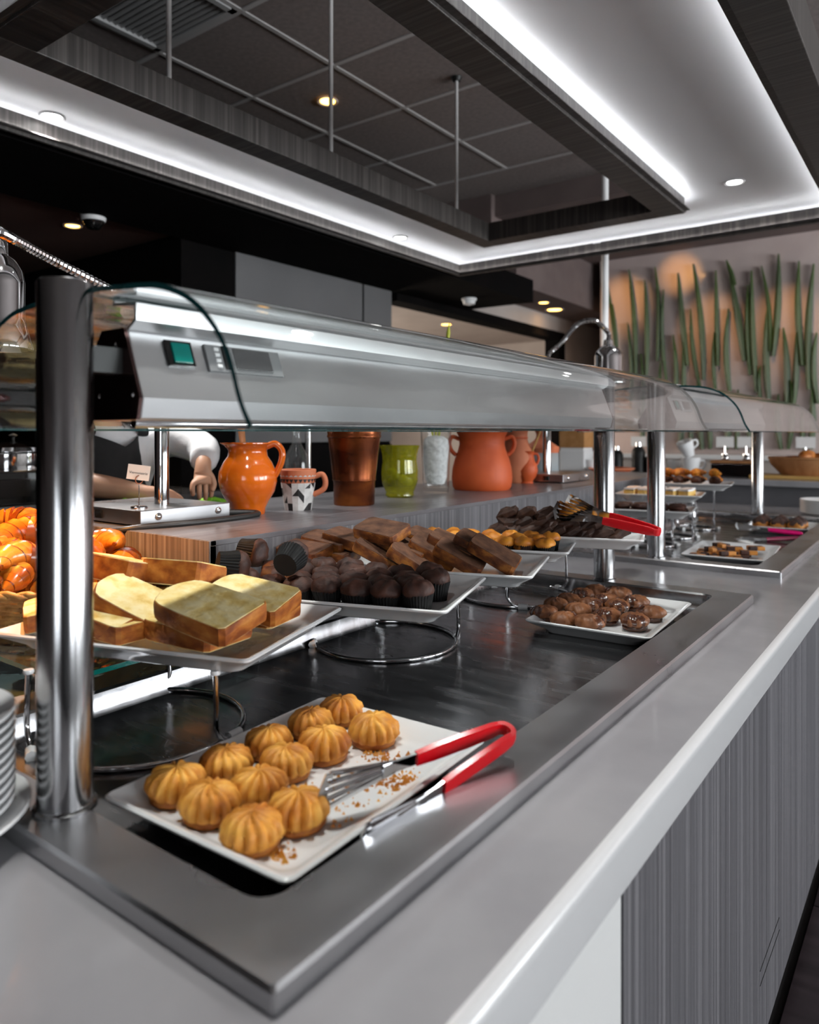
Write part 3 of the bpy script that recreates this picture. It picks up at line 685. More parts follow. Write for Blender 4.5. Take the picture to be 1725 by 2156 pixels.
PL['marble'] = corner_plate((-0.702, 1.390), 0.46, 0.285, 1.060, 'white raised plate of chocolate loaf slices between the two muffin plates')
PL['mini'] = corner_plate((-0.750, 1.680), 0.44, 0.215, 1.068, 'white raised plate of orange-topped mini muffins')
PL['brownie'] = corner_plate((-0.632, 1.880), 0.42, 0.135, 1.085, 'narrow white raised plate of broken brownies under the red tongs')
for (x, y, hh, angs, lab) in ((-1.015, 0.678, PL['cake'][1], (6, 130, 245), 'chrome ring riser under the yellow cake plate'),
                              (-1.0, 1.275, PL['muffin'][1], (32, 132, 215), 'chrome ring riser in the middle, under the chocolate muffin plate'),
                              (-0.985, 1.85, PL['mini'][1], (54, 176, 290), 'chrome ring riser near the far post, under the orange mini muffin plate')):
    riser((x, y, WF), hh - WF, lab, r=0.155, angs=angs)
PA = Vector((-0.660, 0.684)); PB = Vector((-0.652, 1.708))
plate(0.30, 0.395, (PA.x, PA.y, WF), R(2), 'white plate of golden piped cookies lying nearest the camera')
plate(0.285, 0.385, (PB.x, PB.y, WF), R(3), 'white plate of brown chocolate cookies in the far corner of the near well')

# ================================================================== FOOD
def relax(pts, dmin, it=40, fixed=None):
    for _ in range(it):
        for i in range(len(pts)):
            for j in range(i):
                d = pts[i] - pts[j]; l = math.hypot(d.x, d.y)
                if l < dmin and abs(pts[i].z - pts[j].z) < 0.02 and l > 1e-5:
                    k = (dmin - l) / 2 / l; dx, dy = d.x * k, d.y * k
                    pts[i].x += dx; pts[i].y += dy; pts[j].x -= dx; pts[j].y -= dy
    return pts
def piped(seed, nr=12, tw=0.5, r=0.034, h=0.030, amp=0.10, top=0.75, el=1.0):
    rg = []; rr = random.Random(seed); ns = nr * 5
    prof = [(0.80, 0.0), (0.95, 0.12), (1.0, 0.30), (0.985, 0.47), (0.92, 0.65), (0.80, 0.81), (0.63, 0.92), (0.44, 0.98), (0.26, 1.0), (0.11, 0.985), (0.02, 0.955)]
    ofs = rr.uniform(0, 99)
    for i, (q, z) in enumerate(prof):
        ring = []
        for j in range(ns):
            a = 2 * PI * j / ns; ph = nr * (a + tw * (1 - q))
            rd = abs(math.sin(ph / 2)) ** 0.7
            am = amp * min(1, q / 0.45) * (0.35 if i < 2 else 1)
            e = 1 + am * (rd - 0.6)
            nz_ = noise.noise(Vector((math.cos(a) * 2 + ofs, math.sin(a) * 2, z * 2 + i * .2))) * 0.07
            k = r * q * (e + nz_)
            zz = h * (z * (1 + nz_) - (0.10 * (1 - rd) if 2 < i < 9 else 0))
            ring.append((k * math.cos(a) * el, k * math.sin(a), max(0, zz)))
        rg.append(ring)
    return MB().loft(rg, True, True)
def biscuit(seed, r, h):
    ofs = seed * 7.3
    return MB().lathe([(r * .86, 0), (r * .97, h * .2), (r, h * .5), (r * .96, h * .85), (r * .8, h)], 40, fn=lambda q, z, a: q * (1 + 0.06 * noise.noise(Vector((math.cos(a) * 3 + ofs, math.sin(a) * 3, z * 60)))))
# golden cookies: base biscuit with a piped top
protos = []
for s in range(4):
    t = thing('piped_cookie', 'x', 'cookie', group='golden piped cookies on the near plate')
    b = biscuit(s, 0.0312, 0.012).build('cookie_base', M['cookie_base'], t, smooth=50)
    p = piped(s + 1, 13 + (s % 2), 0.35 if s % 2 else -0.25, 0.0328, 0.0335, amp=0.24).build('piped_top', M['cookie'], t, smooth=60); p.location.z = 0.0055
    protos.append(t)
CK = [(365, 1655, 'front-left'), (475, 1615, 'back-left'), (540, 1560, 'back-left'), (620, 1518, 'back-left'), (718, 1502, 'back-left'), (787, 1545, 'right'), (682, 1576, 'right'), (603, 1612, 'right'),
      (545, 1664, 'right'), (443, 1697, 'front'), (628, 1712, 'front'), (525, 1757, 'front')]
PZ = WF + PF
pts = relax([onz(u, v - 6, PZ + 0.017) for u, v, _ in CK], 0.0575)
for p in pts: p.x = max(PA.x - .098, min(PA.x + .1, p.x)); p.y = max(PA.y - .146, p.y)
items = []
CKL = ['darkest golden piped cookie at the left corner of the near plate', 'golden piped cookie second along the left edge of the near plate', 'pale golden piped cookie third along the left edge of the near plate',
       'golden piped cookie fourth along the left edge of the near plate, with long ridges', 'golden piped cookie at the far back corner of the near plate', 'golden piped cookie nearest the tongs handle, right end of the cookies',
       'browner piped cookie between the back pair and the tongs head', 'large golden piped cookie in the middle of the near plate', 'low golden piped cookie half hidden in the middle of the near plate',
       'golden piped cookie in the front row next to the left corner one', 'golden piped cookie on the front right by the loose crumbs', 'smooth pale cookie at the very front of the near plate']
for i, (p, (u, v, rn)) in enumerate(zip(pts, CK)):
    k = i % 4
    o = protos[k] if i < 4 else clone(protos[k])
    o.location = (p.x, p.y, PZ); o.rotation_euler = (R(random.uniform(-5, 5)) * 0, 0, random.uniform(0, 6)); o.scale = [random.uniform(0.97, 1.05)] * 3; o['label'] = CKL[i]
# chocolate cookies
protos = []
for s in range(4):
    t = thing('chocolate_cookie', 'x', 'cookie', group='chocolate cookies on the far plate of the near well')
    biscuit(s + 9, 0.026, 0.012).build('cookie_base', M['choc_glaze'], t, smooth=50)
    p = piped(s + 20, 9, 0.7, 0.0285, 0.024, amp=0.16, el=1.18).build('piped_top', M['choc_cookie'], t, smooth=60); p.location.z = 0.010
    m = piped(s + 20, 9, 0.7, 0.0288, 0.0245, amp=0.07, el=1.18)
    keep = [i for i, f in enumerate(m.f) if all(m.v[q][0] > 0.012 for q in f)]
    m.f = [m.f[i] for i in keep]; m.m = [0] * len(m.f)
    g = m.build('chocolate_dip', M['choc_glaze'], t, smooth=60); g.location.z = 0.0102
    protos.append(t)
CC = [(1146, 1291, 'front'), (1171, 1275, 'left'), (1197, 1264, 'left'), (1226, 1254, 'back'), (1255, 1246, 'back'), (1302, 1252, 'back'), (1277, 1264, 'middle'), (1245, 1273, 'middle'), (1218, 1287, 'middle'),
      (1189, 1305, 'front'), (1242, 1312, 'front'), (1279, 1297, 'front'), (1300, 1277, 'middle'), (1339, 1269, 'back'), (1371, 1291, 'right'), (1337, 1309, 'front')]
pts = relax([onz(u, v, PZ + 0.018) for u, v, _ in CC], 0.056); items = []
for i, (p, (u, v, rn)) in enumerate(zip(pts, CC)):
    k = i % 4
    o = protos[k] if i < 4 else clone(protos[k])
    o.location = (p.x, p.y, PZ); o.rotation_euler = (0, 0, random.uniform(0, 6)); s = random.uniform(0.95, 1.08); o.scale = (s, s, s * 1.05)
    items.append((o, rn if rn in ('front', 'back') else 'middle', p))
row_labels(items, 'brown piped chocolate cookie', 'row')
# chocolate muffins
def muffin_proto(name, r, h, dome, mtop, group, cat='muffin'):
    out = []
    for s in range(3):
        t = thing(name, 'x', cat, group=group); n = 60
        rg = []
        for (q, z) in ((0.76, 0), (0.80, h * .3), (0.88, h * .65), (0.98, h)):
            rg.append([(r * q * (1 + (0.035 if j % 2 else -0.015)) * math.cos(2 * PI * j / n), r * q * (1 + (0.035 if j % 2 else -0.015)) * math.sin(2 * PI * j / n), z) for j in range(n)])
        rg.append([(r * .90 * math.cos(2 * PI * j / n), r * .90 * math.sin(2 * PI * j / n), h * .97) for j in range(n)])
        MB().loft(rg, True, False).build('paper_cup', M['liner'], t)
        ofs = s * 13.7 + r * 100
        d = MB().lathe([(r * .90, h * .86), (r * 1.0, h * 1.0), (r * 1.02, h + dome * .22), (r * .95, h + dome * .5), (r * .78, h + dome * .76), (r * .55, h + dome * .92), (r * .3, h + dome), (r * .02, h + dome)], 28,
                       fn=lambda q, z, a: q * (1 + 0.09 * noise.noise(Vector((math.cos(a) * 1.6 + ofs, math.sin(a) * 1.6, z * 50)))))
        d.v = [(x, y, z + (0.006 * noise.noise(Vector((x * 60 + ofs, y * 60, 3))) if z > h else 0)) for x, y, z in d.v]
        d.build('muffin_top', mtop, t, smooth=60); out.append(t)
    return out
mp = muffin_proto('chocolate_muffin', 0.0305, 0.034, 0.022, M['muffin'], 'dark chocolate muffins on the raised plate')
c, z = PL['muffin']; FZ = z + PF
items = []; k = 0
for r_, (b, rn) in enumerate(((-0.112, 'front'), (-0.056, 'second'), (0.0, 'third'), (0.058, 'back'))):
    for i in range(7 if r_ % 2 == 0 else 6):
        a_ = -0.190 + 0.0585 * i + (0.029 if r_ % 2 else 0); p = pp(c, a_ + random.uniform(-.002, .002), b + random.uniform(-.002, .002), FZ)
        o = mp[k] if k < 3 else clone(mp[k % 3]); k += 1
        o.location = p; o.rotation_euler = (R(random.uniform(-5, 5)), R(random.uniform(-5, 5)), random.uniform(0, 6)); sc_ = random.uniform(.94, 1.0); o.scale = (sc_, sc_, random.uniform(.92, 1.1))
        items.append((o, rn, Vector(p)))
row_labels(items, 'dark chocolate muffin in black paper cup', 'row')
for (u, v, rot, lab) in ((505, 1150, (R(-100), 0, R(-62)), 'chocolate muffin tipped on its side on top of the muffin pile, cup facing right'), (458, 1180, (R(100), 0, R(150)), 'chocolate muffin lying tipped at the far left of the muffin pile'), (600, 1182, (R(70), 0, R(200)), 'chocolate muffin tipped over on the pile just behind the cake plate corner')):
    p = onz(u, v, FZ + 0.085); clone(mp[0], (p.x, p.y, FZ + 0.078), rot, lab)
# orange mini muffins
mm = muffin_proto('mini_muffin', 0.0255, 0.030, 0.018, M['orange_muffin'], 'orange topped mini muffins')
for t in mm[1:2]: t.children[1].data.materials[0] = M['orange_choc']
c, z = PL['mini']; FZ = z + PF; items = []; k = 0
for b, rn in ((-0.070, 'front'), (-0.015, 'middle'), (0.040, 'back')):
    for a in [(-0.165 + 0.054 * i + (0.02 if rn == 'middle' else 0)) for i in range(7 if rn != 'middle' else 6)]:
        p = pp(c, a, b); p.x += random.uniform(-.004, .004); p.y += random.uniform(-.004, .004)
        o = mm[k] if k < 3 else clone(mm[(k * 2) % 3 if k % 5 else 1])
        o.location = (p.x, p.y, FZ); o.rotation_euler = (R(random.uniform(-4, 4)), R(random.uniform(-4, 4)), random.uniform(0, 6)); items.append((o, rn, Vector((p.x, p.y, FZ)))); k += 1
row_labels(items, 'orange topped mini muffin in black cup', 'row')
# loaf slices
def slice_proto(name, Lx, W, T, mc, mcr, seed, group, dm=.20):
    t = thing(name, 'x', 'cake slice', group=group); rr = random.Random(seed)
    pl = [(-Lx / 2, -W * .44), (-Lx / 2 + .006, -W / 2), (0, -W * .49), (Lx * (.48 - dm), -W * .47)]
    for k in range(9):      # domed end
        a = R(-80 + 160 * k / 8); pl.append((Lx * (.5 - dm) + Lx * dm * math.cos(a), W * .47 * math.copysign(abs(math.sin(a)) ** (.6 if dm < .15 else 1), math.sin(a))))
    pl += [(Lx * (.48 - dm), W * .47), (0, W * .49), (-Lx / 2 + .006, W / 2), (-Lx / 2, W * .44)]
    pl = [(x + rr.uniform(-.001, .001), y + rr.uniform(-.001, .001)) for x, y in pl]
    n = len(pl); sc = 0.965
    m = MB(); m.slab([(x * sc, y * sc) for x, y in pl], -0.0004, T + 0.0004); m.build('crumb', mc, t, smooth=25)
    r0 = [(x * .985, y * .985, 0.001) for x, y in pl]; r1 = [(x, y, T * .25) for x, y in pl]; r2 = [(x, y, T * .75) for x, y in pl]; r3 = [(x * .985, y * .985, T - .001) for x, y in pl]
    i0 = [(x * .955, y * .955, 0.0005) for x, y in pl]; i1 = [(x * .955, y * .955, T - .0005) for x, y in pl]
    MB().loft([i0, r0, r1, r2, r3, i1], False, False).build('crust', mcr, t, smooth=32)
    return t
YG = 'yellow pound cake slices'
yp = [slice_proto('cake_slice', 0.142, 0.092, 0.027, M['crumb'], M['crust'], s, YG) for s in range(2)]
# position of the slice centre by pixel and height, yaw, pitch (about own y), roll (about own x)
YS = [(434, 1284, 1.098, 8, -9, -12, 'large pound cake slice lying in front of all others on the cake plate'),
      (528, 1258, 1.092, 16, -9, -13, 'pound cake slice with broad open face at the right end of the cake plate'),
      (408, 1322, 1.062, 6, 0, 0, 'bottom pound cake slice under the large front one, brown crust edge showing'),
      (290, 1272, 1.088, 30, -24, -14, 'pound cake slice leaning behind the large front slice, yellow face showing'),
      (218, 1285, 1.078, 12, -10, -10, 'short pound cake slice just right of the steel post'),
      (245, 1312, 1.060, 2, 0, 0, 'bottom pound cake slice on the left, beside the steel post'),
      (255, 1207, 1.118, 6, -3, 14, 'brown crusted cake slice on top of the pile near the post'),
      (378, 1216, 1.114, 15, 0, 16, 'brown crusted cake slice on top in the middle of the pile'),
      (315, 1247, 1.084, 8, 0, 4, 'cake slice in the second layer below the top crusted ones'),
      (190, 1255, 1.084, -4, 0, 4, 'cake slice in the second layer beside the steel post'),
      (520, 1282, 1.064, 14, 0, 0, 'bottom cake slice at the right under the broad open-faced one'),
      (112, 1284, 1.064, -25, 0, -6, 'cake slice alone at the left corner of the cake plate')]
for i, (u, v, zz, ya, pi_, ro, lab) in enumerate(YS):
    p = onz(u, v, zz); o = yp[i] if i < 2 else clone(yp[i % 2])
    M_ = Euler((R(ro), R(pi_), R(ya + 180)), 'XYZ').to_matrix(); o.location = p - M_ @ Vector((0, 0, 0.0145)); o.rotation_euler = (R(ro), R(pi_), R(ya + 180)); o['label'] = lab
    if i == 0: o.scale = (1.12, 1.08, 1.08)
    if i in (6, 7): o.scale = (0.95, 0.9, 1.5)
CG = 'chocolate loaf slices'
cpz = [slice_proto('chocolate_cake_slice', 0.118, 0.082, 0.024, M['choc_crumb'], M['choc_crust'], s + 5, CG, .08) for s in range(2)]
CSL = [(640, 1160, 1.085, 8, -4, -10, 'chocolate loaf slice lying flat at the left end of its plate'), (690, 1140, 1.098, 13, -8, -8, 'chocolate loaf slice second from the left end of its plate'),
       (735, 1135, 1.105, 8, -10, -6, 'chocolate loaf slice under the topmost one on its left'), (803, 1118, 1.135, 3, -6, -16, 'topmost chocolate loaf slice lying broad side up on the pile'),
       (800, 1165, 1.088, 23, -26, -6, 'chocolate loaf slice leaning in the middle, showing a green candied bit'), (850, 1150, 1.100, 18, -20, -6, 'chocolate loaf slice behind the leaning middle one'),
       (868, 1180, 1.078, 33, -32, -8, 'narrow chocolate loaf slice leaning just right of the middle one'), (915, 1160, 1.090, 23, -24, -10, 'long chocolate loaf slice fifth from the right end'),
       (905, 1138, 1.106, 13, -16, -6, 'chocolate loaf slice high in the back of its plate'), (955, 1148, 1.100, 18, -22, -6, 'chocolate loaf slice fourth from the right end, in the back'),
       (968, 1172, 1.082, 23, -26, -10, 'chocolate loaf slice third from the right end, low in front'), (1010, 1150, 1.098, 18, -24, -8, 'chocolate loaf slice second from the right end, behind the last'),
       (1040, 1165, 1.090, 20, -28, -10, 'rightmost chocolate loaf slice by the plate corner'), (700, 1165, 1.072, 8, -4, -4, 'chocolate loaf slice at the bottom left under the flat one')]
for i, (u, v, zz, ya, pi_, ro, lab) in enumerate(CSL):
    p = onz(u, v, zz); o = cpz[i] if i < 2 else clone(cpz[i % 2])
    M_ = Euler((R(ro), R(pi_), R(ya + 180)), 'XYZ').to_matrix(); o.location = p - M_ @ Vector((0, 0, 0.012)); o.rotation_euler = (R(ro), R(pi_), R(ya + 180)); o['label'] = lab
# brownies
def brownie_proto(s):
    rr = random.Random(s); t = MB()
    pl = [(-.033, -.020), (-.004, -.025), (.034, -.014), (.030, .016), (.002, .026), (-.030, .014)]
    pl = [(x * rr.uniform(.8, 1.15), y * rr.uniform(.8, 1.15)) for x, y in pl]
    r0 = [(x * .92, y * .92, 0) for x, y in pl]; r1 = [(x, y, .006 + rr.uniform(-.002, .002)) for x, y in pl]; r2 = [(x * rr.uniform(.85, 1.05), y * rr.uniform(.85, 1.05), .018 + rr.uniform(-.003, .004)) for x, y in pl]
    r3 = [(x * .5, y * .5, .022 + rr.uniform(-.003, .005)) for x, y in pl]
    o = t.loft([r0, r1, r2, r3]).build('brownie', M['brownie'], None, bevel=0.0015); tag(o, 'x', 'brownie', 'broken brownies on the narrow plate'); return o
bp_ = [brownie_proto(s) for s in range(5)]
c, z = PL['brownie']; FZ = z + PF; items = []; k = 0
for lay, nn, b in ((0, 9, -0.006), (0, 9, 0.020), (1, 8, 0.004), (2, 4, 0.010)):
    for i in range(nn):
        a = -0.175 + 0.32 * (i + 0.5 * (lay == 1)) / (nn - 1) * (1, 0.86, 0.5)[lay] + (0.0, 0.008, 0.02)[lay]
        p = pp(c, a, b, FZ + 0.019 + lay * 0.021)
        o = bp_[k] if k < 5 else clone(bp_[k % 5]); k += 1
        o.location = p; o.rotation_euler = (R(random.uniform(18, 36)), R(random.uniform(-28, -8)), RZ + R(random.uniform(-20, 35)))
        items.append((o, {0: 'front' if b < 0.01 else 'back', 1: 'upper', 2: 'topmost'}[lay], p))
row_labels(items, 'broken dark brownie piece', 'row')

# tongs
def tongs_build(label, rub, group='serving tongs'):
    t = thing('serving_tongs', label, 'tongs', group=group)
    def arm(s):
        ang = R(6.5) * s
        def P(d, w): return Vector((d, s * (0.012 + math.sin(abs(ang)) * d), w))
        sp = MB().bar(P(0.125, 0), P(0.165, 0), 0.003, 0.016, (0, 0, 1))
        # handle sleeve
        hd = MB(); rg = []
        for d, hw in ((0.0, .008), (0.01, .010), (0.05, .011), (0.10, .0105), (0.125, .009)):
            q = P(d, 0); rg.append([(q.x, q.y + dy, q.z + dz) for dy, dz in ((-.0035, -hw), (.0035, -hw), (.0045, 0), (.0035, hw), (-.0035, hw), (-.0045, 0))])
        hd.loft(rg); hd.build('grip', rub, t, smooth=50)
        sp.build('arm', M['chrome'], t)
        # slotted head
        h = MB(); d0, d1 = 0.160, 0.245
        for i in range(5):
            f = -1 + 2 * i / 4
            h.bar(P(d0, f * 0.007), P(d1 - 0.004 * abs(f), f * 0.024), 0.0016, 0.0086, (0, 0.25, 1))
        h.bar(P(d1 - .004, -0.024), P(d1 + .004, 0), 0.0016, 0.010, (0, 0, 1)); h.bar(P(d1 + .004, 0), P(d1 - .004, 0.024), 0.0016, 0.010, (0, 0, 1))
        h.box(d0 - .006, P(d0, 0).y - .0012, -0.009, d0 + .012, P(d0, 0).y + .0022, 0.009)
        h.build('slotted_head', M['chrome'], t)
    arm(1); arm(-1)
    b = MB(); rg = []
    for k in range(9):
        a = R(90 + 180 * k / 8); hw = 0.008
        rg.append([(0.010 * math.cos(a) * 1.0 + rr_ * math.cos(a), (0.012 + rr_) * math.sin(a), dz) for rr_, dz in ((-.0035, -hw), (.0035, -hw), (.0045, 0), (.0035, hw), (-.0035, hw), (-.0045, 0))])
    b.loft(rg); b.build('spring_bend', rub, t, smooth=50)
    return t
tg = tongs_build('red-handled steel tongs resting on the rim of the near cookie plate', M['red_rubber'])
bend = onz(1062, 1545, 0.972); tip = onz(800, 1680, 0.948)
d = tip - bend; tg.location = bend; tg.rotation_euler = Euler((R(-18), math.asin(-d.z / d.length), math.atan2(d.y, d.x)), 'XYZ')
t2 = tongs_build('red-handled steel tongs lying on top of the brownie pile', M['red_rubber'])
bend = onz(1380, 1118, 1.118); tip = onz(1180, 1066, 1.166); d = tip - bend
t2.location = bend; t2.rotation_euler = Euler((R(-8), math.asin(-d.z / d.length), math.atan2(d.y, d.x)), 'XYZ')
t3 = tongs_build('magenta-handled tongs lying in the far display well', M['magenta_rubber'])
bend = onz(1685, 1128, WF + 0.03); tip = onz(1545, 1128, WF + .02); d = tip - bend; t3.location = bend; t3.rotation_euler = (R(60), 0, math.atan2(d.y, d.x))

# crumbs on the near plate and in the well
m = MB(); rr = random.Random(3)
for i in range(520):
    if i < 220: a = rr.gauss(0, .022); b = rr.gauss(0, .018); q = onz(850, 1650, PZ); zz = PZ
    elif i < 340: a = rr.gauss(0, .016); b = rr.gauss(0, .008); q = onz(590, 1800, PZ); zz = PZ
    elif i < 430: a = rr.gauss(0, .02); b = rr.gauss(0, .012); q = onz(800, 1592, PZ); zz = PZ
    else: q = onz(rr.uniform(640, 800), rr.uniform(1620, 1745), PZ); a = b = 0; zz = PZ
    x, y = q.x + a, q.y + b; s = rr.uniform(.0008, .0032) * (1 if rr.random() < .8 else 1.6)
    dx, dy = x - PA.x, y - PA.y
    if abs(dx) > .108 or abs(dy) > .155: continue
    m.add([(x + s, y, zz), (x - s * .7, y + s, zz), (x - s * .5, y - s, zz), (x, y, zz + s * 1.3)], [(0, 1, 3), (1, 2, 3), (2, 0, 3), (2, 1, 0)])
tag(m.build('crumbs', M['cookie']), 'golden crumbs scattered on the near plate by the tongs', 'crumbs', kind='stuff')

# ================================================================== CROISSANTS, BASKET, GLASS SHELF, HEAT LAMP
sh = thing('glass_shelf', 'clear glass shelf with teal edges under the croissant basket', 'shelf', (-1.42, 0.80, CT))
sx0, sx1, sy0, sy1, szt = -1.86, -1.12, 0.606, 0.995, 0.975
m = MB(); m.add([(sx0, sy0, szt), (sx1, sy0, szt), (sx1, sy1, szt), (sx0, sy1, szt)], [(0, 1, 2, 3)]); m.add([(sx0, sy0, szt - .008), (sx1, sy0, szt - .008), (sx1, sy1, szt - .008), (sx0, sy1, szt - .008)], [(3, 2, 1, 0)])
for p, q in (((sx0, sy0), (sx1, sy0)), ((sx1, sy0), (sx1, sy1)), ((sx1, sy1), (sx0, sy1)), ((sx0, sy1), (sx0, sy0))): m.add([(*p, szt), (*q, szt), (*q, szt - .008), (*p, szt - .008)], [(0, 1, 2, 3)], 1)
m.build('glass_pane', [M['glass_shelf'], M['shelf_edge']], sh, w=True)
for x, y in ((-1.30, 0.66), (-1.80, 0.66), (-1.30, 0.95), (-1.80, 0.95)): MB().lathe([(0.012, CT), (0.012, szt - .008)], 12, (x, y, 0)).build('leg', M['chrome'], sh, w=True, smooth=40)
bc = Vector((-1.515, 0.795, szt)); BRX, BRY = 0.27, 0.195
bk = thing('bread_basket', 'oval woven wicker basket heaped with croissants by the steel post', 'basket', bc)
def oval(q, z, n=60, wob=0): return [(BRX * q * math.cos(2 * PI * k / n), (BRY * q + wob * (k % 2)) * math.sin(2 * PI * k / n), z) for k in range(n)]
MB().loft([oval(.70, 0.001), oval(.70, .007)]).build('basket_floor', M['wicker'], bk)
wv = []
for i in range(9):
    q = 0.70 + 0.30 * (i / 8) ** 0.8; zz = 0.008 + 0.078 * (i / 8)
    n = 72; pth = [(BRX * (q + .012 * math.sin(18 * 2 * PI * k / n + PI * i)) * math.cos(2 * PI * k / n), BRY * (q + .012 * math.sin(18 * 2 * PI * k / n + PI * i)) * math.sin(2 * PI * k / n), zz) for k in range(n)]
    MB().tube(pth, 0.0052, 6, True).build('woven_strand', M['wicker'], bk, smooth=60)
n = 72
for ph in (0, PI):
    MB().tube([(BRX * (1.02 + .02 * math.sin(20 * 2 * PI * k / 120 + ph)) * math.cos(2 * PI * k / 120), BRY * (1.02 + .02 * math.sin(20 * 2 * PI * k / 120 + ph)) * math.sin(2 * PI * k / 120), .094 + .004 * math.cos(20 * 2 * PI * k / 120 + ph)) for k in range(120)], 0.006, 6, True).build('rim', M['wicker'], bk, smooth=60)
for k in range(36):
    a = 2 * PI * k / 36
    if k == 0: st = MB()
    MB().tube([(BRX * (.70 + .31 * t ** .8) * math.cos(a), BRY * (.70 + .31 * t ** .8) * math.sin(a), .004 + .086 * t) for t in (0, .25, .5, .75, 1)], 0.0028, 5).build('stake', M['wicker'], bk, smooth=60)
def croissant_mesh(s):
    rr = random.Random(s); n = 84; seg = 18; m = MB(); rg = []
    for i in range(n + 1):
        t = -1 + 2 * i / n; ang = t * R(62); cx = 0.075 * math.sin(ang); cy = 0.075 * (math.cos(ang) - 0.7)
        env = max(0.04, (1 - abs(t) ** 1.8)) ** 0.75
        fr = (abs(t) * 5.0) % 1.0
        r_ = 0.034 * env * (1.0 - 0.20 * fr)                       # rolled dough: each layer steps down towards the tips
        nx = Vector((math.sin(ang), math.cos(ang), 0))
        tw = 0.010 * (1 if t > 0 else -1)
        rg.append([Vector((cx, cy, 0.026)) + nx * (r_ * math.cos(2 * PI * k / seg)) + Vector((math.cos(ang), -math.sin(ang), 0)) * (tw * env * math.cos(2 * PI * k / seg)) + Vector((0, 0, 1)) * (r_ * 0.88 * math.sin(2 * PI * k / seg)) for k in range(seg)])
    for i in range(n):
        fr = (abs(-1 + 2 * (i + .5) / n) * 5.0) % 1.0
        m.loft(rg[i:i + 2], i == 0, i == n - 1, True, 1 if fr > .80 or fr < .10 else 0)
    return m
cps = []
for s in range(2):
    o = croissant_mesh(s).build('croissant', [M['croissant'], M['croissant_dark']], None, smooth=40); tag(o, 'x', 'croissant', 'croissants heaped in the basket'); cps.append(o)
CR = [(215, 1150, 1.10, 20, (10, -14), 'croissant just right of the steel post on top of the heap'), (285, 1182, 1.065, -50, (0, 10), 'croissant half hidden behind the cake by the basket rim'),
      (30, 1100, 1.165, 10, (0, 8), 'large croissant at the top back of the heap'), (62, 1128, 1.15, 70, (20, 0), 'croissant on top of the heap beside the steel post'), (20, 1135, 1.145, 120, (-15, 10), 'pale croissant high on the left of the heap'),
      (50, 1180, 1.115, 100, (25, 10), 'ridged croissant in the middle of the heap'), (5, 1170, 1.12, 60, (0, 20), 'croissant in the middle of the heap at the left picture edge'), (62, 1192, 1.09, 30, (20, -20), 'croissant below the ridged one beside the post'),
      (15, 1215, 1.085, -10, (25, 0), 'big brown croissant at the lower left of the heap'), (55, 1245, 1.05, 30, (10, 0), 'dark croissant lowest in the basket beside the post'), (130, 1160, 1.11, 50, (5, 5), 'croissant of the heap hidden behind the steel post'),
      (140, 1205, 1.06, -30, (5, 5), 'lower croissant of the heap hidden behind the steel post'), (0, 1255, 1.04, 20, (0, 0), 'lowest croissant at the left picture edge in the basket')]
for i, (u, v, zz, ya, (rx, ry), lab) in enumerate(CR):
    p = onz(u, v, zz)
    # keep over the basket
    dx, dy = (p.x - bc.x) / (BRX * .74), (p.y - bc.y) / (BRY * .70); l = math.hypot(dx, dy)
    if l > 1: p.x = bc.x + dx / l * BRX * .74; p.y = bc.y + dy / l * BRY * .70
    o = cps[i] if i < 2 else clone(cps[i % 2]); o.location = (p.x, p.y, max(p.z - 0.03, szt + 0.008)); o.rotation_euler = (R(rx), R(ry), R(ya)); o['label'] = lab; s = random.uniform(1.05, 1.22); o.scale = (s, s, s)

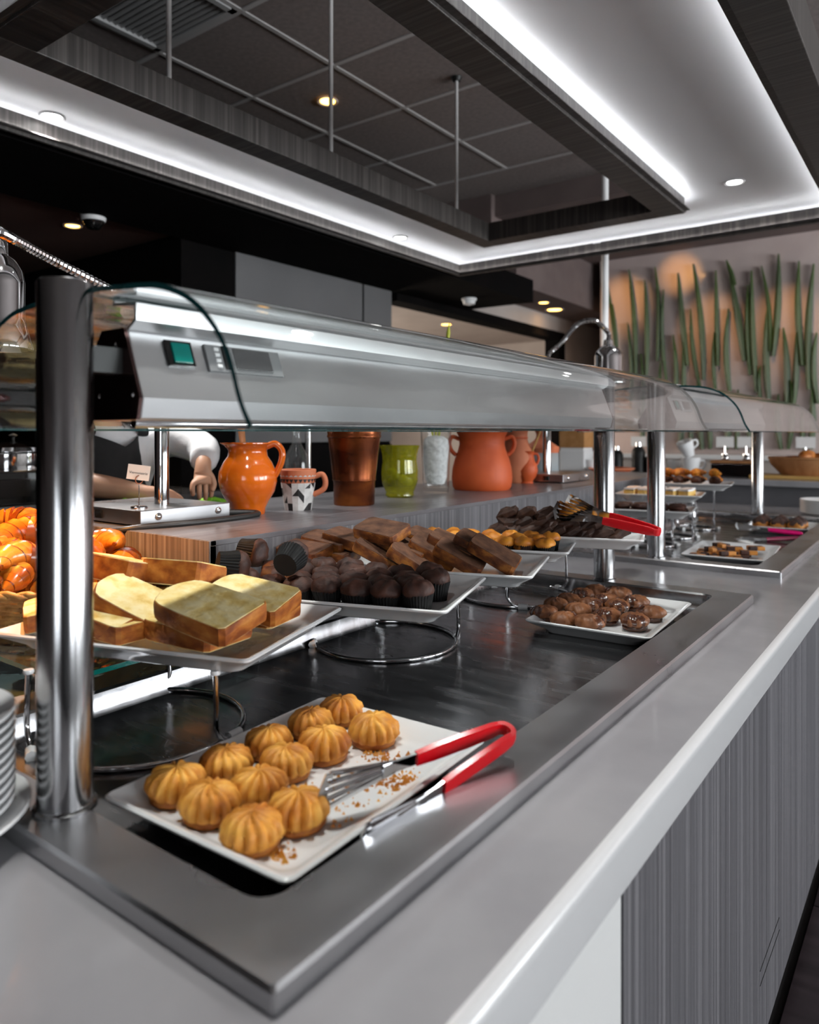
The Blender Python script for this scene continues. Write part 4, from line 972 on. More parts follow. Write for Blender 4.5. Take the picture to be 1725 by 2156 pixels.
def heat_lamp(bx0, by0, bx1, by1, pole, bell, z0, label, main, bend_dir=None):
    t = thing('heat_lamp', label, 'heat lamp', ((bx0 + bx1) / 2, (by0 + by1) / 2, z0))
    H = 0.040
    base = MB().box(bx0, by0, z0 + .004, bx1, by1, z0 + H).build('base', M['steel'], t, w=True, bevel=0.0015)
    for (x, y) in ((bx1, by0 + .05), (bx1, by1 - .04)):
        MB().lathe([(0.0095, 0), (0.009, .003), (0.006, .006), (0.0005, .0072)], 16).move(Matrix.Translation((x, y, z0 + .023)) @ Matrix.Rotation(R(90), 4, 'Y')).build('screw', M['chrome'], base, w=True, smooth=60)
    MB().box(bx0 + .03, by0 - .003, z0 + .010, bx0 + .10, by0, z0 + .034).build('maker_plate', M['copper'], base, w=True)
    MB().tube([(bx0 + .045, by0 - .004, z0 + .030), (bx0 + .037, by0 - .004, z0 + .024), (bx0 + .048, by0 - .004, z0 + .019), (bx0 + .038, by0 - .004, z0 + .014)], .0016, 6).build('maker_mark', M['ink'], base, w=True)
    MB().tube([(bx0 + .055 + .012 * math.cos(a), by0 - .004, z0 + .022 + .006 * math.sin(a)) for a in [k * PI / 6 for k in range(12)]], .001, 6, True).build('maker_mark', M['ink'], base, w=True)
    MB().box(bx0 + .14, by0 - .005, z0 + .012, bx0 + .17, by0, z0 + .033).build('switch', M['black_gloss'], base, w=True, bevel=.001)
    for x in (bx0 + .03, bx1 - .03):
        for y in (by0 + .03, by1 - .03): MB().lathe([(.01, z0), (.01, z0 + .004)], 10, (x, y, 0)).build('rubber_foot', M['rubber'], base, w=True)
    px, py = pole; top = bell[2] - 0.10
    MB().lathe([(.0195, z0 + H), (.0195, top), (.016, top + .01)], 24, (px, py, 0)).build('pole', M['chrome'], t, w=True, smooth=40)
    bx, by, bz = bell
    a = Vector((px, py, top)); b = Vector((bx, by, bz + .02)); dr = Vector((bx - px, by - py, 0)); dn = dr.normalized()
    pth = catmull([a, a + Vector((0, 0, .05)) + dn * .012, a + Vector((0, 0, .10)) + dn * .07, a.lerp(b, .5) + Vector((0, 0, .135)), a.lerp(b, .78) + Vector((0, 0, .12)), b + Vector((0, 0, .07)) - dn * .035, b + Vector((0, 0, .035)), b], 26 if main else 10)
    if main:
        dpt = lambda u, v, t_: Vector((0, 0, CAMZ)) + ray(u, v) * t_
        pth = catmull([Vector((px, py, top)), dpt(338, 690, 1.99), dpt(295, 648, 1.96), dpt(235, 612, 1.88), dpt(120, 553, 1.72), dpt(30, 505, 1.57), dpt(-8, 487, 1.50), dpt(-24, 492, 1.46), dpt(-18, 512, 1.445), b], 26)
    rad = [0.0105 + (0.0016 if (i % 2) else 0) for i in range(len(pth))]
    MB().tube(pth, rad, 12).build('gooseneck', M['chrome'], t, w=True, smooth=20)
    kk = 0.72 if main else 1.0
    sh_ = MB().lathe([(r_ * kk, z_) for r_, z_ in [(.085, -.19), (.086, -.186), (.071, -.145), (.066, -.13), (.066, -.06), (.060, -.035), (.042, -.014), (.024, -.004), (.022, .02), (.018, .024), (.0125, .024), (.0125, .018), (.019, .0), (.04, -.018), (.057, -.038), (.063, -.06), (.063, -.13), (.068, -.145), (.083, -.188), (.085, -.19)]], 36, (bx, by, bz), cap=False).build('lamp_shade', M['chrome'], t, w=True, smooth=35)
    MB().lathe([(r_ * kk, z_) for r_, z_ in [(.0005, -.165), (.03, -.160), (.04, -.14), (.035, -.11), (.02, -.08), (.012, -.02)]], 20, (bx, by, bz)).build('bulb', M['heat_bulb'], sh_, w=True, smooth=60)
    ref = t.location
    l = spot('heat_lamp_beam', (bx - ref.x, by - ref.y, bz - .172 - ref.z), (bx - ref.x + (.02 if main else 0), by - ref.y + (.12 if main else 0), 0.9 - ref.z), 26 if main else 5, (1, 0.40, 0.08), 94, 0.2, 0.03); l.parent = t
    return t
BX0, BX1, BY0, BY1 = -1.92, -1.585, 1.055, 1.33
hl = heat_lamp(BX0, BY0, BX1, BY1, (-1.717, 1.208), (-1.506, 0.688, 1.7145), LZ, 'chrome gooseneck heat lamp with steel base shining on the croissants', True)
cab = catmull([(-1.60, 1.335, LZ + .012), (-1.56, 1.40, LZ + .008), (-1.53, 1.36, LZ + .006), (-1.52, 1.20, LZ + .006), (-1.545, 1.07, LZ + .006), (-1.60, 1.0, LZ - .004), (-1.72, 0.985, LZ - .035), (-1.84, 0.99, LZ - .02), (-1.90, 1.035, LZ + .008), (-1.93, 1.10, LZ + .007), (-1.935, 1.25, LZ + .007), (-1.90, 1.345, LZ + .01)], 8)
MB().tube(cab, .0085, 8).build('power_cable', M['rubber'], hl, w=True, smooth=60)
hp = onz(1158, 1010, LZ); hx = onz(1245, 1008, LZ)
heat_lamp(-1.66, 3.12, -1.42, 3.42, (-1.55, 3.22), (-1.335, 3.45, 1.790), LZ, 'second chrome heat lamp farther along the ledge near the white pole', False)

# menu card holder on the lamp base
q = onz(291, 1068, LZ + .040)
ch = thing('card_holder', 'small wire holder with a cream card standing on the heat lamp base', 'card holder', (-1.650, 1.094, LZ + .040))
MB().lathe([(.0005, .006), (.018, .006), (.021, .004), (.021, 0)], 24).build('base_disc', M['chrome'], ch, smooth=40)
MB().tube([(0, 0, .005), (0, 0, .062)], .0013, 8).build('stem', M['chrome'], ch, smooth=60)
MB().tube([(.0, .0105 * math.cos(k * PI / 10), .0725 + .0105 * math.sin(k * PI / 10)) for k in range(20)], .0014, 6, True).build('ring_clip', M['copper'], ch, smooth=60)
cdv = MB().box(-0.027, -0.0006, 0, 0.027, 0.0006, .038).build('card', M['card'], ch)
cdv.location = (-0.002, -0.003, .072); cdv.rotation_euler = (0, R(8), R(52))
tx = bpy.data.curves.new('lettering', 'FONT'); tx.body = 'Viennoiserie'; tx.size = 0.0088; tx.align_x = 'CENTER'; tx.extrude = 0.0001; tx.materials.append(M['ink'])
tmp = bpy.data.objects.new('lettering_tmp', tx); C.objects.link(tmp); bpy.context.view_layer.update()
tme = bpy.data.meshes.new_from_object(tmp.evaluated_get(bpy.context.evaluated_depsgraph_get())); bpy.data.objects.remove(tmp)
to = bpy.data.objects.new('lettering', tme); C.objects.link(to); to.parent = cdv; to.location = (0, -0.0009, .015); to.rotation_euler = (R(90), 0, 0)

# ================================================================== POTS AND GLASSES ON THE LEDGE
def handle(pts, r, m_, par, name='handle', fl=1.0): return MB().tube(catmull(pts, 6), r, 10, fl=fl).build(name, m_, par, smooth=60)
# orange jug
q = onz(522, 1082, LZ)
t = thing('glazed_jug', 'orange glazed earthenware jug with a wooden spoon standing in it', 'jug', (q.x, q.y, LZ), R(0))
JP = [(.0005, .004), (.046, .003), (.047, 0), (.049, .004), (.050, .018), (.060, .038), (.076, .065), (.0825, .095), (.080, .122), (.068, .148), (.056, .165), (.054, .180), (.058, .195), (.064, .200), (.064, .203), (.058, .203), (.051, .183), (.05, .168), (.062, .148), (.074, .12), (.074, .09), (.05, .03), (.0005, .02)]
jm = MB().lathe(JP, 44)
sp_a = Vector((-_R.x, -_R.y, 0))
jv = []
for x, y, z in jm.v:
    if z > .185:
        dd = Vector((x, y, 0)); l = dd.length
        if l > 1e-4:
            k = max(0, dd.normalized().dot(sp_a)) ** 14; x += sp_a.x * .016 * k * (z - .185) / .018; y += sp_a.y * .016 * k * (z - .185) / .018
    jv.append((x, y, z))
jm.v = jv; jm.build('jug_body', M['orange_glaze'], t, smooth=50)
rx = Vector((_R.x, _R.y, 0))
handle([rx * .054 + Vector((0, 0, .192)), rx * .078 + Vector((0, 0, .200)), rx * .097 + Vector((0, 0, .180)), rx * .096 + Vector((0, 0, .150)), rx * .084 + Vector((0, 0, .122)), rx * .076 + Vector((0, 0, .108))], .0095, M['orange_glaze'], t)
sp_ = thing('wooden_spoon', 'wooden spoon handle leaning out of the orange jug', 'spoon', (q.x, q.y, LZ + .02))
MB().tube([(0, 0, .01), rx * -.012 + Vector((0, 0, .16)), rx * -.022 + Vector((0, 0, .25)), rx * -.026 + Vector((0, 0, .30))], [.008, .010, .014, .016], 10, fl=.4).build('spoon_handle', M['wood'], sp_, smooth=60)
MB().lathe([(.001, 0), (.02, .004), (.024, .016), (.016, .028), (.006, .034)], 14, sy=.45).build('spoon_bowl', M['wood'], sp_, smooth=60)
# patterned mug
q = onz(628, 1073, LZ)
t = thing('patterned_mug', 'terracotta mug with black and white triangle pattern beside the orange jug', 'mug', (q.x, q.y, LZ))
nS = 16; zs = [0, .022, .044, .066, .082]; m = MB()
def mr(z): return .040 + .012 * (z / .082)
for i in range(4):
    for j in range(nS):
        a0, a1 = 2 * PI * j / nS, 2 * PI * (j + 1) / nS; zA, zB = zs[i], zs[i + 1]
        A = (mr(zA) * math.cos(a0), mr(zA) * math.sin(a0), zA); B = (mr(zA) * math.cos(a1), mr(zA) * math.sin(a1), zA); D = (mr(zB) * math.cos(a0), mr(zB) * math.sin(a0), zB); Cc = (mr(zB) * math.cos(a1), mr(zB) * math.sin(a1), zB)
        f1 = 1 if (i + j) % 3 == 0 else 0
        if j % 2: m.add([A, B, Cc, D], [(0, 1, 2)], f1); m.add([A, B, Cc, D], [(0, 2, 3)], 0)
        else: m.add([A, B, Cc, D], [(0, 1, 3)], 1 if (i + j) % 4 == 0 else 0); m.add([A, B, Cc, D], [(1, 2, 3)], f1)
m.build('painted_body', [M['mug_white'], M['mug_black']], t)
MB().lathe([(.0505, .082), (.0525, .094), (.054, .120), (.052, .122), (.049, .120), (.046, .09), (.04, .01), (.0005, .006), (.0005, .0), (.040, .0)], 40).build('rim_band', M['terracotta_dull'], t, smooth=40)
zz_ = MB()
for j in range(24):
    a = 2 * PI * j / 24; a2 = 2 * PI * (j + .5) / 24; a3 = 2 * PI * (j + 1) / 24
    zz_.add([(.0533 * math.cos(a), .0533 * math.sin(a), .094), (.0533 * math.cos(a3), .0533 * math.sin(a3), .094), (.052 * math.cos(a2), .052 * math.sin(a2), .083)], [(0, 1, 2)])
    zz_.add([(.0542 * math.cos(a), .0542 * math.sin(a), .101), (.0542 * math.cos(a3), .0542 * math.sin(a3), .101), (.0545 * math.cos(a2), .0545 * math.sin(a2), .106)], [(0, 1, 2)], 1)
zz_.build('zigzag_band', [M['mug_black'], M['mug_white']], t)
handle([rx * .050 + Vector((0, 0, .100)), rx * .072 + Vector((0, 0, .106)), rx * .082 + Vector((0, 0, .085)), rx * .076 + Vector((0, 0, .062)), rx * .046 + Vector((0, 0, .045))], .0085, M['terracotta_dull'], t)
# copper bucket
q = onz(746, 1062, LZ)
t = thing('copper_vase', 'tall tapered vase of mottled dark copper on the ledge', 'vase', (q.x, q.y, LZ))
MB().lathe([(.0005, .004), (.062, .003), (.064, 0), (.066, .004), (.0675, .075), (.069, .078), (.070, .082), (.0695, .086), (.078, .16), (.085, .215), (.0875, .217), (.088, .221), (.086, .225), (.0885, .246), (.090, .250), (.087, .252), (.085, .246), (.066, .1), (.06, .02), (.0005, .012)], 48).build('vase_body', M['copper'], t, smooth=40)
MB().tube(circle(.0695, .080, 48), .0018, 6, True).build('seam_band', M['copper'], t, smooth=60)
# green glass
q = onz(842, 1046, LZ)
t = thing('green_glass_vase', 'yellow-green glass vase holding preserved lemons', 'vase', (q.x, q.y, LZ))
GP = [(.045, .0), (.052, .006), (.050, .018), (.058, .035), (.066, .060), (.067, .095), (.062, .130), (.064, .155), (.073, .182), (.0745, .186), (.070, .184), (.060, .155), (.0575, .13), (.062, .095), (.061, .06), (.053, .04), (.0005, .03)]
MB().lathe([(.0005, .001)] + GP, 44).build('glass_body', M['green_glass'], t, smooth=50)
for i in range(9):
    a = i * 2.4; r_ = .030 if i else 0
    MB().lathe([(.0005, -.016), (.014, -.011), (.019, 0), (.014, .011), (.0005, .016)], 12, (r_ * math.cos(a), r_ * math.sin(a), .055 + .012 * (i % 4))).build('lemon_piece', M['sprig'] if i % 3 else M['brownie'], t, smooth=60)
# tall clear glass with salt
q = onz(918, 1037, LZ)
t = thing('tall_glass_vase', 'tall clear glass vase filled with white salt and a yellow sprig', 'vase', (q.x, q.y, LZ))
MB().lathe([(.0005, .001), (.048, 0), (.050, .004), (.053, .10), (.062, .275), (.0635, .279), (.060, .279), (.050, .10), (.047, .022), (.0005, .018)], 40).build('glass_body', M['glass_clear'], t, smooth=50)
MB().lathe([(.0005, .03), (.034, .034), (.042, .06), (.046, .12), (.050, .18), (.046, .205), (.03, .218), (.0005, .222)], 28, fn=lambda q_, z_, a: q_ * (1 + .04 * math.sin(5 * a + z_ * 60))).build('salt_filling', M['salt'], t, smooth=60)
for a_, h_ in ((0.3, .40), (2.2, .44), (3.9, .36)):
    MB().tube([(0, 0, .12), (.018 * math.cos(a_), .018 * math.sin(a_), .26), (.03 * math.cos(a_), .03 * math.sin(a_), h_)], [.003, .004, .0008], 6).build('sprig', M['sprig'], t, smooth=60)
q2 = onx(952, 700, q.x)
MB().tube([(0.012, 0.0, .2), (.02, .01, .42), (.03, .03, .56), (.034, .036, .62), (.036, .04, .66)], [.003, .003, .004, .008, .0006], 6).build('sprig', M['sprig'], t, smooth=60)
# large terracotta pot
q = onz(1015, 1030, LZ)
t = thing('terracotta_pot', 'large squat terracotta pot with two small handles', 'pot', (q.x, q.y, LZ))
MB().lathe([(.0005, .004), (.104, .002), (.112, 0), (.120, .012), (.124, .045), (.121, .085), (.111, .125), (.098, .160), (.092, .185), (.095, .215), (.106, .238), (.111, .243), (.108, .248), (.100, .243), (.086, .2), (.09, .16), (.112, .08), (.10, .02), (.0005, .014)], 48).build('pot_body', M['terracotta'], t, smooth=50)
for s_ in (1, -1):
    handle([rx * s_ * .092 + Vector((0, 0, .205)), rx * s_ * .122 + Vector((0, 0, .215)), rx * s_ * .134 + Vector((0, 0, .190)), rx * s_ * .126 + Vector((0, 0, .160)), rx * s_ * .106 + Vector((0, 0, .140))], .0085, M['terracotta'], t)
q = onz(1077, 1019, LZ) + Vector((-.03, .10, 0))
t = thing('terracotta_jar', 'plain terracotta jar half hidden behind the large pot', 'jar', (q.x, q.y, LZ))
MB().lathe([(.0005, .004), (.05, .002), (.055, 0), (.075, .04), (.088, .09), (.082, .14), (.06, .18), (.052, .205), (.055, .24), (.066, .255), (.06, .258), (.045, .22), (.05, .18), (.07, .13), (.07, .08), (.0005, .02)], 40).build('jar_body', M['terracotta_dull'], t, smooth=50)
MB().tube(circle(.053, .208, 36), .004, 6, True).build('neck_ring', M['terracotta'], t, smooth=60)
q = onz(1108, 1017, LZ)
t = thing('small_terracotta_jug', 'small terracotta jug with a bamboo stick leaning in it', 'jug', (q.x, q.y, LZ))
MB().lathe([(.0005, .003), (.030, .002), (.033, 0), (.030, .008), (.045, .03), (.054, .058), (.049, .085), (.037, .108), (.033, .125), (.036, .142), (.040, .146), (.037, .148), (.029, .125), (.033, .105), (.045, .08), (.04, .03), (.0005, .014)], 36).build('jug_body', M['terracotta'], t, smooth=50)
handle([rx * .032 + Vector((0, 0, .135)), rx * .052 + Vector((0, 0, .132)), rx * .058 + Vector((0, 0, .110)), rx * .048 + Vector((0, 0, .085))], .006, M['terracotta'], t)
st_ = MB().tube([(0, 0, .02), rx * .03 + Vector((0, 0, .15)), rx * .07 + Vector((0, 0, .25))], .005, 8).build('bamboo_stick', M['bamboo_stick'], None, smooth=60); st_.location = (q.x, q.y, LZ); tag(st_, 'bamboo stick leaning out of the small terracotta jug', 'stick')
q = onz(1141, 1004, LZ)
t = thing('ceramic_canister', 'blue-grey ceramic canister with conical terracotta lid', 'canister', (q.x, q.y, LZ))
MB().lathe([(.0005, .002), (.088, 0), (.088, .022), (.0005, .022)], 40).build('foot_band', M['terracotta'], t, smooth=40)
MB().lathe([(.0005, .022), (.086, .022), (.088, .03), (.088, .125), (.086, .128), (.0005, .128)], 40).build('canister_body', M['blue_grey'], t, smooth=40)
MB().lathe([(.0005, .128), (.088, .128), (.092, .150), (.090, .158), (.062, .176), (.040, .192), (.030, .205), (.028, .225), (.036, .24), (.038, .255), (.02, .268), (.0005, .27)], 40).build('conical_lid', M['terracotta_dull'], t, smooth=50)
# glass bottle and tap pole behind mug
q = onz(640, 1040, LZ); 
t = thing('glass_bottle', 'tall clear glass bottle standing behind the patterned mug', 'bottle', (-1.86, 1.86, LZ))
MB().lathe([(.0005, .001), (.042, 0), (.045, .004), (.045, .12), (.040, .15), (.018, .19), (.014, .23), (.017, .25), (.014, .25), (.011, .23), (.014, .19), (.037, .15), (.041, .12), (.041, .012), (.0005, .01)], 32).build('glass_body', M['glass_clear'], t, smooth=50)
MB().lathe([(.0005, .246), (.012, .246), (.013, .266), (.0005, .268)], 16).build('stopper', M['cork'], t, smooth=40)
q = onx(667, 1030, -1.90)
t = thing('steel_rod_stand', 'slim steel rod rising from the ledge behind the copper vase', 'rod', (-1.905, 1.965, LZ))
MB().lathe([(.011, 0), (.011, .62)], 16).build('rod', M['steel_post'], t, smooth=40)
MB().lathe([(.03, 0), (.03, .006), (.012, .010)], 20).build('rod_foot', M['chrome'], t, smooth=40)

# ================================================================== PLATES STACKS
def plate_stack(x, y, z, r, n, what, group, ft=0):
    pr_ = [(.0005, .001), (r * .52, 0), (r * .55, .003 + ft), (r * .80, .010 + ft), (r, .0215 + ft), (r * 1.003, .0235 + ft), (r * .99, .0245 + ft), (r * .80, .0135 + ft), (r * .62, .0065 + ft), (r * .5, .0055 + ft), (.0005, .0055 + ft)]
    first = MB().lathe(pr_, 56).build('dinner_plate', M['porcelain'], None, smooth=40); tag(first, 'x', 'plate', group)
    for i in range(n):
        o = first if i == 0 else clone(first)
        o.location = (x, y, z + i * 0.0105)
        o['label'] = '%s, %s' % (what, 'bottom one' if i == 0 else 'top one' if i == n - 1 else '%s from the bottom' % ORD[i] if i < 12 else '%dth from the bottom' % (i + 1))
# stack at the near left: wide plate below, smaller plates above
plate_stack(-0.886, 0.300, CT, 0.1275, 1, 'wide white plate under the near left plate stack', 'wide plates at near left', 0.014)
plate_stack(-0.886, 0.300, CT + 0.0225, 0.112, 10, 'white plate in the near left stack by the post', 'plates stacked at near left')
plate_stack(-0.52, 4.47, CT, 0.135, 7, 'white plate in the far stack beyond the second well', 'plates stacked at the far end')

# ================================================================== FAR DISPLAY WELL
cB = onz(1545, 1166, WF + .02); plate(0.285, 0.385, (-0.638, 2.86, WF), R(4), 'white plate of chequered biscuits in the far well')
cP = onz(1652, 1112, WF + .02); plate(0.285, 0.30, (-0.632, 3.80, WF), R(2), 'white plate of chocolate-topped profiteroles in the far well')
# chequered biscuits
bb = []
for s in range(2):
    t = thing('chequered_biscuit', 'x', 'biscuit', group='chequered biscuits in the far well')
    for i in range(2):
        for j in range(2):
            MB().box(-.027 + .027 * i, -.019 + .019 * j, 0, .027 * i, .019 * j, .014).build('dough_block', M['profiterole' if (i + j + s) % 2 else 'muffin'], t, bevel=.0015)
    bb.append(t)
items = []; k = 0
for r_, rn in ((-0.12, 'front'), (-0.06, 'second'), (0.0, 'third'), (0.06, 'back')):
    for a in (-.075, -.015, .045):
        p = Vector((-0.65 + a + .01 * (k % 2), 2.85 + r_, PZ)); o = bb[k] if k < 2 else clone(bb[k % 2]); k += 1
        o.location = p; o.rotation_euler = (R(random.uniform(-6, 6)) * 0, R(random.uniform(0, 10)) * 0, R(random.uniform(-50, 50))); items.append((o, rn, p))
        if k % 2 == 0:
            p2 = p + Vector((.02, .025, .0145)); o = clone(bb[k % 2], p2, (0, 0, R(random.uniform(-60, 60)))); items.append((o, rn + ' upper', p2))
row_labels(items, 'chequered biscuit', 'row of the far plate')
# profiteroles
t = thing('profiterole', 'x', 'profiterole', group='profiteroles in the far well')
MB().lathe([(.0005, 0), (.026, .002), (.036, .016), (.035, .032), (.022, .044), (.0005, .047)], 24, fn=lambda q_, z_, a: q_ * (1 + .07 * math.sin(4 * a + z_ * 90))).build('choux', M['profiterole'], t, smooth=60)
MB().lathe([(.034, .026), (.036, .034), (.026, .045), (.012, .055), (.004, .062), (.0005, .063)], 24, fn=lambda q_, z_, a: q_ * (1 + .12 * math.sin(5 * a))).build('chocolate_top', M['muffin'], t, smooth=60)
items = []; k = 0
for dy, rn in ((-.06, 'front'), (.02, 'back')):
    for a in (-.075, 0, .075):
        p = Vector((-0.635 + a, 3.79 + dy, PZ)); o = t if k == 0 else clone(t); k += 1; o.location = p; o.rotation_euler = (0, 0, k * 1.3); items.append((o, rn, p))
row_labels(items, 'chocolate-topped profiterole', 'row of the far plate')
# three raised plates of the far well
RZ = R(10)
far_pl = {}
for key, (x, y), zr, lab, rl in (('discs', (-0.80, 2.93), 1.055, 'white raised plate of dark round cookies in the far well', 'chrome riser under the dark round cookie plate'),
                              ('cubes', (-0.84, 3.22), 1.095, 'white raised plate of yellow cake cubes in the far well', 'chrome riser under the yellow cube plate'),
                              ('pastry', (-0.80, 3.58), 1.125, 'white raised plate of golden pastries at the back of the far well', 'chrome riser under the golden pastry plate')):
    c, z = corner_plate((x, y), 0.36, 0.25, zr, lab); far_pl[key] = (c, z); riser((max(c.x, -0.985), c.y, WF), z - WF, rl, r=0.09, angs=(-15, 105, 225))
c, z = far_pl['discs']; items = []
d0 = MB().lathe([(.0005, 0), (.032, .001), (.036, .008), (.030, .016), (.0005, .019)], 24).build('dark_cookie', M['muffin'], None, smooth=60); tag(d0, 'x', 'cookie', 'dark round cookies in the far well'); k = 0
for b, rn in ((-.07, 'front'), (0, 'middle'), (.065, 'back')):
    for i in range(4):
        p = pp(c, -.12 + .078 * i, b, z + PF); o = d0 if k == 0 else clone(d0); k += 1; o.location = p; items.append((o, rn, p))
        if rn != 'back':
            p2 = pp(c, -.10 + .07 * i, b + .03, z + PF + .0195); o = clone(d0, p2); items.append((o, rn + ' upper', p2))
row_labels(items, 'dark round cookie', 'row of its far plate')
c, z = far_pl['cubes']; items = []; k = 0
t = thing('cake_cube', 'x', 'cake cube', group='yellow cake cubes in the far well')
MB().box(-.019, -.019, 0, .019, .019, .026).build('sponge', M['yellow_cake'], t, bevel=.003); MB().box(-.0185, -.0185, .026, .0185, .0185, .032).build('icing', M['white'], t, bevel=.002)
for b, rn in ((-.072, 'front'), (-.02, 'middle'), (.035, 'back')):
    for i in range(5):
        p = pp(c, -.12 + .058 * i, b, z + PF); o = t if k == 0 else clone(t); k += 1; o.location = p; o.rotation_euler = (0, 0, random.uniform(-.4, .4)); o.scale = (1.25, 1.25, 1.35); items.append((o, rn, p))
row_labels(items, 'yellow cake cube with white icing', 'row of its plate')
c, z = far_pl['pastry']; items = []; k = 0
pa = croissant_mesh(9).build('golden_pastry', [M['orange_muffin'], M['crust']], None, smooth=60); tag(pa, 'x', 'pastry', 'golden pastries in the far well')
pd = croissant_mesh(11).build('chocolate_pastry', [M['muffin'], M['choc_glaze']], None, smooth=60); tag(pd, 'x', 'pastry', 'dark pastries in the far well')
for b, rn in ((-.06, 'front'), (.03, 'back')):
    for i in range(4):
        p = pp(c, -.12 + .08 * i, b, z + PF); dark = rn == 'front'; p.z += .010
        src = pd if dark else pa; first = i == 0
        o = src if first else clone(src); o.location = p; o.rotation_euler = (0, 0, 1.2 + .2 * i); o.scale = (.78, .78, .78); items.append((o, rn, p))
        if not dark:
            p2 = p + Vector((-.01, .0, .033)); o2 = clone(pa, p2, (0, 0, .4 + .5 * i)); o2.scale = (.75, .75, .75); items.append((o2, 'upper', p2))
row_labels(items, 'small pastry', 'row of the rearmost raised plate')

# ================================================================== FAR COUNTER AND ITS THINGS
fc = thing('far_counter', 'pale counter crossing behind the buffet under the leaf wall', 'counter', (0, 5.6, 0))
FCZ = 1.06
MB().box(-3.0, 5.15, FCZ - .04, 4.2, 6.0, FCZ).build('worktop', M['counter'], fc, w=True, bevel=.004)
MB().box(-2.95, 5.2, 0.08, 4.15, 5.95, FCZ - .04).build('cabinet', M['laminate'], fc, w=True)
MB().box(-2.95, 5.25, 0.0, 4.15, 5.9, .08).build('plinth', M['black_paint'], fc, w=True)
wc = thing('wall_counter', 'white topped sideboard standing along the leaf wall', 'counter', (0, 6.7, 0))
MB().box(-2.7, 6.45, 1.14, 4.5, 6.93, 1.18).build('worktop', M['porcelain'], wc, w=True, bevel=.004)
MB().box(-2.65, 6.5, 0, 4.45, 6.9, 1.14).build('cabinet', M['plaster_light'], wc, w=True)
def far_at(u, v, y): return ony(u, v, y)
# bread basket on board at the right edge
q = ony(1690, 1010, 5.45)
t = thing('cutting_board', 'long wooden board carrying the far bread basket', 'board', (q.x, 5.45, FCZ))
MB().box(-.30, -.14, 0, .30, .14, .022).build('plank', M['bamboo_stick'], t, bevel=.004); MB().box(.30, -.03, .003, .40, .03, .019).build('board_handle', M['bamboo_stick'], t, bevel=.004)
t = thing('far_bread_basket', 'shallow brown basket of dark loaves on the far counter', 'basket', (q.x + .04, 5.47, FCZ + .022))
MB().lathe([(.0005, .002), (.17, 0), (.235, .07), (.25, .11), (.24, .112), (.225, .07), (.16, .01), (.0005, .008)], 40, sy=.55).build('woven_body', M['wood'], t, smooth=50)
MB().tube([(.245 * math.cos(a), .135 * math.sin(a), .112) for a in [2 * PI * k / 48 for k in range(48)]], .009, 8, True).build('rim', M['wood'], t, smooth=60)
for i, (a, b, ya) in enumerate(((-.09, 0, 20), (.05, .01, -15), (-.01, -.02, 80))):
    o = MB().lathe([(.0005, -.105), (.028, -.09), (.042, -.05), (.046, 0), (.042, .05), (.028, .09), (.0005, .105)], 20).move(Matrix.Rotation(R(90), 4, 'Y')).build('bread_loaf', M['crust'], None, smooth=60)
    o.location = (q.x + .04 + a, 5.47 + b, FCZ + .105 + .02 * i); o.rotation_euler = (0, 0, R(ya)); tag(o, 'brown bread loaf in the far basket, %s' % ('left one', 'right one', 'top middle one')[i], 'bread', 'loaves in the far basket')
# cups
def cup(u, y, z, lab, m_='porcelain', s=1.0):
    q = ony(u, 950, y); t = thing('white_cup', lab, 'cup', (q.x, y, z))
    MB().lathe([(.0005, .003), (.026 * s, .002), (.028 * s, 0), (.032 * s, .02 * s), (.042 * s, .06 * s), (.045 * s, .085 * s), (.042 * s, .085 * s), (.036 * s, .05 * s), (.0005, .012 * s)], 28).build('cup_body', M[m_], t, smooth=50)
    handle([rx * .040 * s + Vector((0, 0, .07 * s)), rx * .066 * s + Vector((0, 0, .066 * s)), rx * .064 * s + Vector((0, 0, .04 * s)), rx * .036 * s + Vector((0, 0, .03 * s))], .005 * s, M[m_], t)
    return t
cup(1455, 5.4, FCZ, 'white cup on the far counter, lower of the stacked pair', s=1.5)
o = cup(1452, 5.4, FCZ + .128, 'white cup upside tilted on top of another cup on the far counter', s=1.3); o.rotation_euler = (R(20), R(-15), 0); o.location.z += .012
cup(1420, 5.5, FCZ, 'white cup left of the stacked pair on the far counter', s=1.2)
cup(1245, 5.3, FCZ, 'white cup beside the wooden box on the far counter', s=1.2)
# wooden and white box
q = ony(1212, 980, 5.3)
t = thing('storage_box', 'white square box with a wooden crate stacked above it on the far counter', 'box', (q.x, 5.32, FCZ))
MB().box(-.10, -.09, 0, .10, .09, .17).build('white_box', M['porcelain'], t, bevel=.006); MB().box(-.095, -.085, .17, .095, .085, .19).build('lid', M['white'], t, bevel=.004)
t = thing('wooden_crate', 'tan wooden crate on top of the white box', 'crate', (q.x, 5.32, FCZ + .19))
for s_ in (-1, 1):
    MB().box(-.10, s_ * .085 - .006, 0, .10, s_ * .085 + .006, .13).build('side_board', M['cork'], t); MB().box(s_ * .094 - .006, -.08, 0, s_ * .094 + .006, .08, .13).build('end_board', M['cork'], t)
MB().box(-.09, -.08, 0, .09, .08, .01).build('bottom_board', M['cork'], t)
for k in range(4):
    o = MB().lathe([(.0005, -.032), (.022, -.024), (.033, 0), (.024, .022), (.0005, .030)], 16).build('white_onion', M['porcelain'] if k % 2 else M['bamboo_stick'], None, smooth=60)
    o.location = (q.x + (-.05, .035, .0, .05)[k], 5.32 + (.03, -.03, -.045, .04)[k], FCZ + .19 + .042 + (.03 if k == 1 else 0)); tag(o, ('gold round bulb at the left in the wooden crate', 'white round bulb highest in the wooden crate', 'gold round bulb in the middle of the wooden crate', 'white round bulb at the right in the wooden crate')[k], 'bulb', 'bulbs in the crate')
